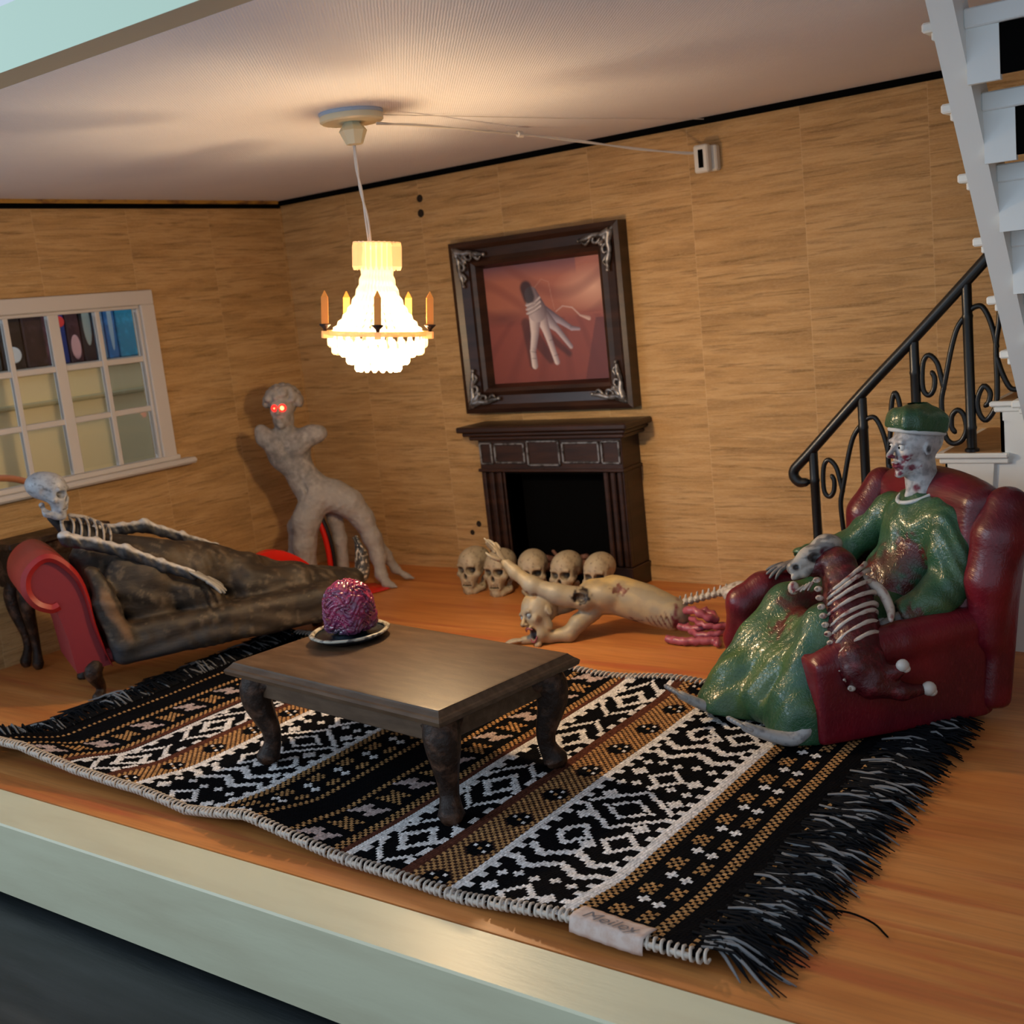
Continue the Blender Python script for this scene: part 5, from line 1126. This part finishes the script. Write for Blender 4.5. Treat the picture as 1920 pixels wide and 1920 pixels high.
# top
s = SDF((.0, .0, .28), (.90, .86, .82), .0078)
s.ell((.635, .40, .60), (.125, .165, .15), rot3(0, .12, 0), 0); s.ell((.655, .40, .67), (.10, .19, .085), rot3(0, .1, 0), .05); s.ell((.56, .40, .47), (.14, .15, .12), None, .06); s.ell((.50, .40, .385), (.16, .155, .085), None, .06)
s.chain([(.66, .40, .72), (.665, .40, .775)], [.085, .062], .04)
s.ell((.665, .30, .725), (.07, .09, .05), rot3(.3, 0, 0), .04); s.ell((.665, .50, .725), (.07, .09, .05), rot3(-.3, 0, 0), .04); s.chain([(.66, .215, .685), (.645, .17, .60), (.615, .14, .49)], [.080, .082, .080], .06); s.chain([(.615, .14, .49), (.53, .13, .43), (.415, .14, .385)], [.080, .072, .064], .03)
s.chain([(.63, .585, .68), (.56, .66, .58), (.47, .69, .52)], [.075, .066, .062], .03); s.chain([(.47, .69, .52), (.36, .68, .53), (.28, .665, .52)], [.060, .050, .050], .03)
s.ell((.38, .14, .375), (.035, .050, .052), None, .004, 's'); s.ell((.25, .665, .515), (.035, .036, .036), None, .004, 's')
s.ell((.655, .40, .80), (.062, .062, .05), None, .01, 's')
def _w(X, Y, Z_):
    f1 = .003*np.sin(Z_*45 + X*40 + 3*np.sin(Y*25)) * np.clip(1 - np.abs(Y-.40)/.30, 0, 1)
    f2 = .0028*np.sin((Z_*.7 + X*.9)*80 + 2.5*np.sin(Y*30)+3*np.sin(X*20)) * np.clip((np.abs(Y-.40)-.17)*20, 0, 1)
    return f1 + f2 + .003*np.sin(Y*60 + 12*X)
s.wave(_w); s.paint += [blot((.055, .115, .035), 14, .1, .5, 3, .6), spot((.46, .36, .47), (.09, .14, .13), BLD, .25, 45, .35, 4), spot((.53, .30, .55), (.07, .08, .09), BLD, .25, 60, .4, 8), spot((.40, .10, .40), (.06, .10, .045), BLD, .3, 60, .4, 2)]
s.build('scrubs_top', GRN.m, PG, GREEN)
# trousers: two bell legs to the hem
s = SDF((-.36, -.02, -.005), (.62, .72, .52), .0085)
s.ell((.46, .40, .36), (.13, .16, .085), None, 0)
s.chain([(.45, .50, .36), (.28, .54, .375), (.15, .545, .365), (.02, .515, .25), (-.10, .485, .13), (-.17, .475, .03)], [.085, .088, .090, .094, .102, .112], .04)
s.chain([(.45, .30, .35), (.28, .24, .365), (.15, .215, .35), (.07, .19, .23), (.0, .155, .11), (-.03, .14, .01)], [.085, .092, .098, .098, .106, .114], .05)
s.chain([(.13, .38, .32), (.02, .35, .20), (-.07, .32, .08)], [.08, .085, .085], .06)
s.put(lambda X, Y, Z_: Z_ - .004 - .25*np.clip(-.10 - X, 0, 1) + 0*Y, (-.36, 0, -.1), (.62, .8, .06), .004, 's')
def _w(X, Y, Z_):
    a = (Y - .35) * 60 + X*9; return (.0055*np.sin(a*.8 + 2.2*np.sin(X*8 + Z_*8)) + .0012*np.sin(a*2.3 + Z_*30)) * np.clip((.45 - Z_)*8, .15, 1) 
s.wave(_w); s.paint += [blot((.07, .13, .03), 11, .05, .6, 8, .6), spot((.17, .42, .40), (.12, .14, .10), BLD, .25, 45, .35, 4), spot((.05, .40, .30), (.06, .06, .09), BLD, .25, 60, .4, 7), spot((.08, .17, .2), (.14, .12, .22), (.018, .085, .055), .6, 20, .3)]
s.build('trousers', GRN.m, PG, GREEN)
# skin: head, neck, hands, feet as one body
SKN = mat('painted_white_skin', (1, 1, 1), .42, attr=True, bump=(60, .3, .003), var=(40, (.16, .16, .17), .5, .72, .55))
s = SDF((.46, .22, .66), (.82, .56, 1.10), .0058)
HP = np.array([.638, .40, .955]); Mp = basis((-1, -.06, .02), (-.02, 0, 1)); hk = .235
Tp = head_sdf(s, HP, Mp, hk); s.chain([(.655, .40, .88), (.665, .40, .81), (.67, .40, .73)], [.060, .056, .072], .03); s.cap((.60, .40, .77), (.63, .39, .83), .012, .012, .02)
s.paint += [blot((.20, .20, .21), 70, .25, .6, 3, .4), spot(HP + np.array([0, .0, .11]), (.2, .2, .05), (.16, .16, .17), .5)]
for q in (-1, 1): s.paint += [spot(Tp((.40, q*.13, .06)), (.03, .026, .018), (.07, .07, .08), .6, 60, .2, rot=Mp), spot(Tp((-.02, q*.35, 0)), (.012, .014, .018), (.03, .03, .035), .5, 60, .2)]
for c_, r_ in (((.36, .20, -.12), .016), ((.40, .13, -.20), .012), ((.30, .26, -.18), .012), ((.40, .05, -.25), .012), ((.36, .12, -.29), .014), ((.40, .0, -.32), .012), ((.36, .08, -.38), .014), ((.22, .22, -.30), .012), ((.24, .30, -.10), .010), ((.20, .2, -.42), .010), ((.42, .02, -.14), .010), ((.12, .28, -.28), .008), ((.46, .06, -.10), .008), ((.32, .22, -.24), .011)):
    for q in (1, -1): s.paint.append(spot(Tp((c_[0], c_[1]*q, c_[2])), (r_*1.8, r_*1.4, r_*.95), (.16, .006, .03), .35, 110, .5, int(c_[0]*100)))
s.paint += [spot((.61, .36, .80), (.015, .02, .02), (.14, .01, .03), .4, 80, .4), spot((.62, .35, .76), (.04, .04, .04), (.32, .24, .16), .6, 50, .3)]
bp = s.build('body', SKN, PG, (.46, .46, .47))
SK2 = mat('painted_grey_skin', (.40, .40, .40), .42, var=(30, (.16, .16, .17), .5, .7), bump=(60, .3, .003)); SK3 = mat('dark_grey_skin', (.17, .16, .16), .45, var=(30, (.05, .05, .05), .45, .7), bump=(60, .5, .004))
m = MB(); hand_mb(m, (.395, .14, .378), (-.95, -.28, -.02), (0, -.25, 1), .145, 1, .14, .25, bend=[.3, .25, .25, .25]); m.tube([(.46, .14, .39), (.39, .14, .378)], [.030, .026], 9); m.build('hand', SK2, PG, smooth=True)
m = MB(); hand_mb(m, (.265, .665, .51), (-1, -.02, -.10), (-.1, 0, 1), .155, -1, .13, .14, bend=[.1, .15, .22, .3]); m.tube([(.34, .668, .525), (.25, .664, .508)], [.026, .022], 9); m.build('hand', SK3, PG, smooth=True)
for P, R in (([(-.12, .465, .055), (-.20, .46, .035), (-.25, .455, .05), (-.31, .46, .085), (-.355, .465, .115)], [.032, .028, .022, .019, .016]), ([(-.035, .07, .06), (-.085, .06, .035), (-.14, .065, .045), (-.21, .08, .075), (-.255, .085, .10)], [.032, .028, .023, .020, .017])):
    m = MB(); m.tube(P, R, 10, 3, flat=1.35, up=(0, 0, 1)); q0 = np.array(P[-1]); d = q0 - np.array(P[-2]); d /= np.linalg.norm(d)
    for k in range(5): b0 = q0 + np.array([0, -.020 + .010*k, 0]); m.tube([b0 - d*.02, b0 + d*(.012 + .004*k), b0 + d*(.024 + .008*k) + np.array([0, 0, .004])], [.0075, .007 + .001*k, .005 + .001*k], 7, 2)
    m.build('foot', SK2, PG, smooth=True)
eyes(Tp, Mp, hk, PG, mat('white_eye', (.75, .75, .72), .15), BLACK)
# surgeon's cap with its pale band, tilted back
s = SDF((.49, .24, .96), (.80, .57, 1.12), .0062)
Rc = rot3(0, .19, 0); s.ell((.652, .40, 1.055), (.100, .084, .058), Rc, 0); s.chain([(.655, .40, 1.045), (.648, .40, 1.0)], [.082, .084], .02); s.box((.650, .40, 1.05), (.099, .084, .048), .035, Rc, .02)
s.wave(lambda X, Y, Z_: .0035*np.sin(X*50 + Y*35) + .002*np.sin(X*90 - Y*80)); s.put(lambda X, Y, Z_: (Z_ - (1.018 - (X - .65)*.19)) + 0*Y, (.49, .24, .9), (.80, .57, 1.05), .004, 's')
s.build('surgical_cap', GRN.m, PG, GREEN)
m = MB(); P = [(.65 + .102*math.cos(a), .40 + .086*math.sin(a), 1.014 - .102*math.cos(a)*.19) for a in np.linspace(0, 2*PI, 41)]; m.tube(P, .0085, 7, 1, cap=False, up=(0, 0, 1)); m.build('cap_band', mat('pale_band', (.52, .55, .56), .5, bump=(80, .4, .004)), PG, smooth=True)
m = MB(); P = [(.655 - .088*math.cos(a)*1.0, .40 + .080*math.sin(a), .780 - .031*math.cos(a)) for a in np.linspace(0, 2*PI, 37)]; m.tube(P, .0085, 7, 1, cap=False, up=(0, 0, 1)); m.build('neckline', bpy.data.materials['pale_band'], PG, smooth=True)

# ------------------------------------------------------------------ carcass: open ribcage lying across the lap and the near arm
CA = thing('ribcage', (4.473, -2.039, .016), 'bloody ribcage with a bare skull held on the green figure\'s lap', 'carcass', math.atan2(.7436, .6686))
MEAT = mat('raw_meat', (.060, .005, .008), .25, var=(26, (.14, .012, .018), .5, .7), bump=(40, .9, .010), coat=.2, spec=.35)
s = SDF((.0, -.14, .10), (.44, .48, .66), .0068)
s.chain([(.24, .28, .57), (.235, .22, .48), (.20, .13, .38), (.17, .04, .30), (.18, -.02, .235)], [.065, .088, .095, .088, .065], 0)
s.chain([(.20, .0, .26), (.245, -.055, .255), (.27, -.07, .27)], [.045, .026, .020], .02); s.chain([(.19, -.03, .22), (.27, -.07, .19), (.345, -.075, .185)], [.055, .030, .020], .02)
s.ell((.13, .0, .28), (.05, .06, .08), None, .03); s.chain([(.24, .30, .60), (.16, .33, .56)], [.04, .03], .03)
s.wave(lambda X, Y, Z_: .004*np.sin(Z_*70 + 20*X) * np.sin(Y*60)); s.build('flesh', MEAT, CA)
CB = mat('bloody_bone', (.52, .46, .40), .3, var=(28, (.20, .03, .035), .52, .68), bump=(50, .4, .004))
ax_ = np.array([(.24, .27, .56), (.235, .22, .48), (.205, .14, .39), (.175, .05, .31)]); AX = catmull(ax_, 8)
for i in range(8):
    q_ = int(4 + i*2.75); c_ = AX[min(q_, len(AX)-1)]; t = AX[min(q_+2, len(AX)-1)] - AX[min(q_-2, len(AX)-3)]; t /= np.linalg.norm(t)
    side = np.array([1., 0, 0]) - t * t[0]; side /= np.linalg.norm(side); fr_ = np.cross(side, t); fr_ = fr_ if fr_[1] < 0 else -fr_
    r0 = .091 + .006*math.sin(i*.6); P = []
    for a in np.linspace(-1.3, 1.0 + .04*i, 11):
        P.append(c_ + r0*(1 + .02*math.sin(a*5 + i)) * (math.sin(a)*side + math.cos(a)*fr_) - t*(.050*math.sin(a)))
    m = MB(); m.tube(P, [.005, .007] + [.008, .0072, .0085, .0075, .009, .0085, .0095] + [.010, .011], 6, 2); m.build('rib', CB, CA, smooth=True)
for i in range(13):
    c_ = np.array([.125 - .035*math.sin(i/12*2.5), .235 - .022*i, .545 - .0275*i]); m = MB(); m.ball(c_, (.015, .016, .011), 8, 5, rot=Matrix.Rotation(.5*i, 3, 'Z')); m.tube([c_, c_ + np.array([-.020, -.016, .006])], [.008, .004], 5); m.build('vertebra', CB, CA, smooth=True)
for c_, r_ in (((.272, -.082, .285), .024), ((.368, -.082, .185), .027)):
    m = MB(); m.ball(c_, (r_, r_*.9, r_*.95), 12, 8); m.ball((c_[0]+.010, c_[1]-.004, c_[2]-.012), (r_*.7, r_*.6, r_*.6), 10, 6); m.build('bone_knob', mat('white_bone_knob', (.55, .52, .48), .35) if r_ < .025 else bpy.data.materials['white_bone_knob'], CA, smooth=True)
m = MB(); m.tube([(.27, .22, .55), (.325, .15, .50), (.335, .10, .44), (.31, .05, .41)], [.016, .020, .018, .010], 8, 3); m.build('shoulder_blade', CB, CA, smooth=True)
# long bare animal-like skull at its upper end
s = SDF((.0, .22, .48), (.36, .50, .72), .0052)
s.ell((.235, .35, .640), (.055, .045, .040), None, 0); s.chain([(.22, .35, .635), (.15, .345, .605), (.085, .34, .575)], [.042, .036, .026], .02); s.chain([(.20, .33, .60), (.12, .32, .555), (.075, .32, .545)], [.022, .016, .012], .01)
s.ell((.155, .305, .612), (.024, .020, .018), None, .006, 's'); s.ell((.20, .30, .63), (.02, .016, .018), None, .006, 's'); s.ell((.085, .315, .583), (.014, .012, .010), None, .005, 's')
s.paint += [blot((.12, .12, .12), 60, .0, .8, 3, .4), spot((.155, .31, .61), (.03, .03, .022), (.015, .014, .014), .3, 60, .2), spot((.2, .30, .63), (.025, .03, .02), (.10, .01, .03), .4, 60, .4), spot((.085, .32, .58), (.016, .02, .012), (.02, .02, .02), .4)]
s.build('skull', GBONE, CA, (.40, .37, .33))
m = MB()
for k in range(5): m.tube([(.13 - .013*k, .275, .53 - .004*k), (.10 - .015*k, .262, .505 + .004*(k % 2))], [.006, .004], 6); 
m.ball((.055, .285, .515), (.022, .02, .026), 9, 6); m.build('claw', CB, CA, smooth=True)
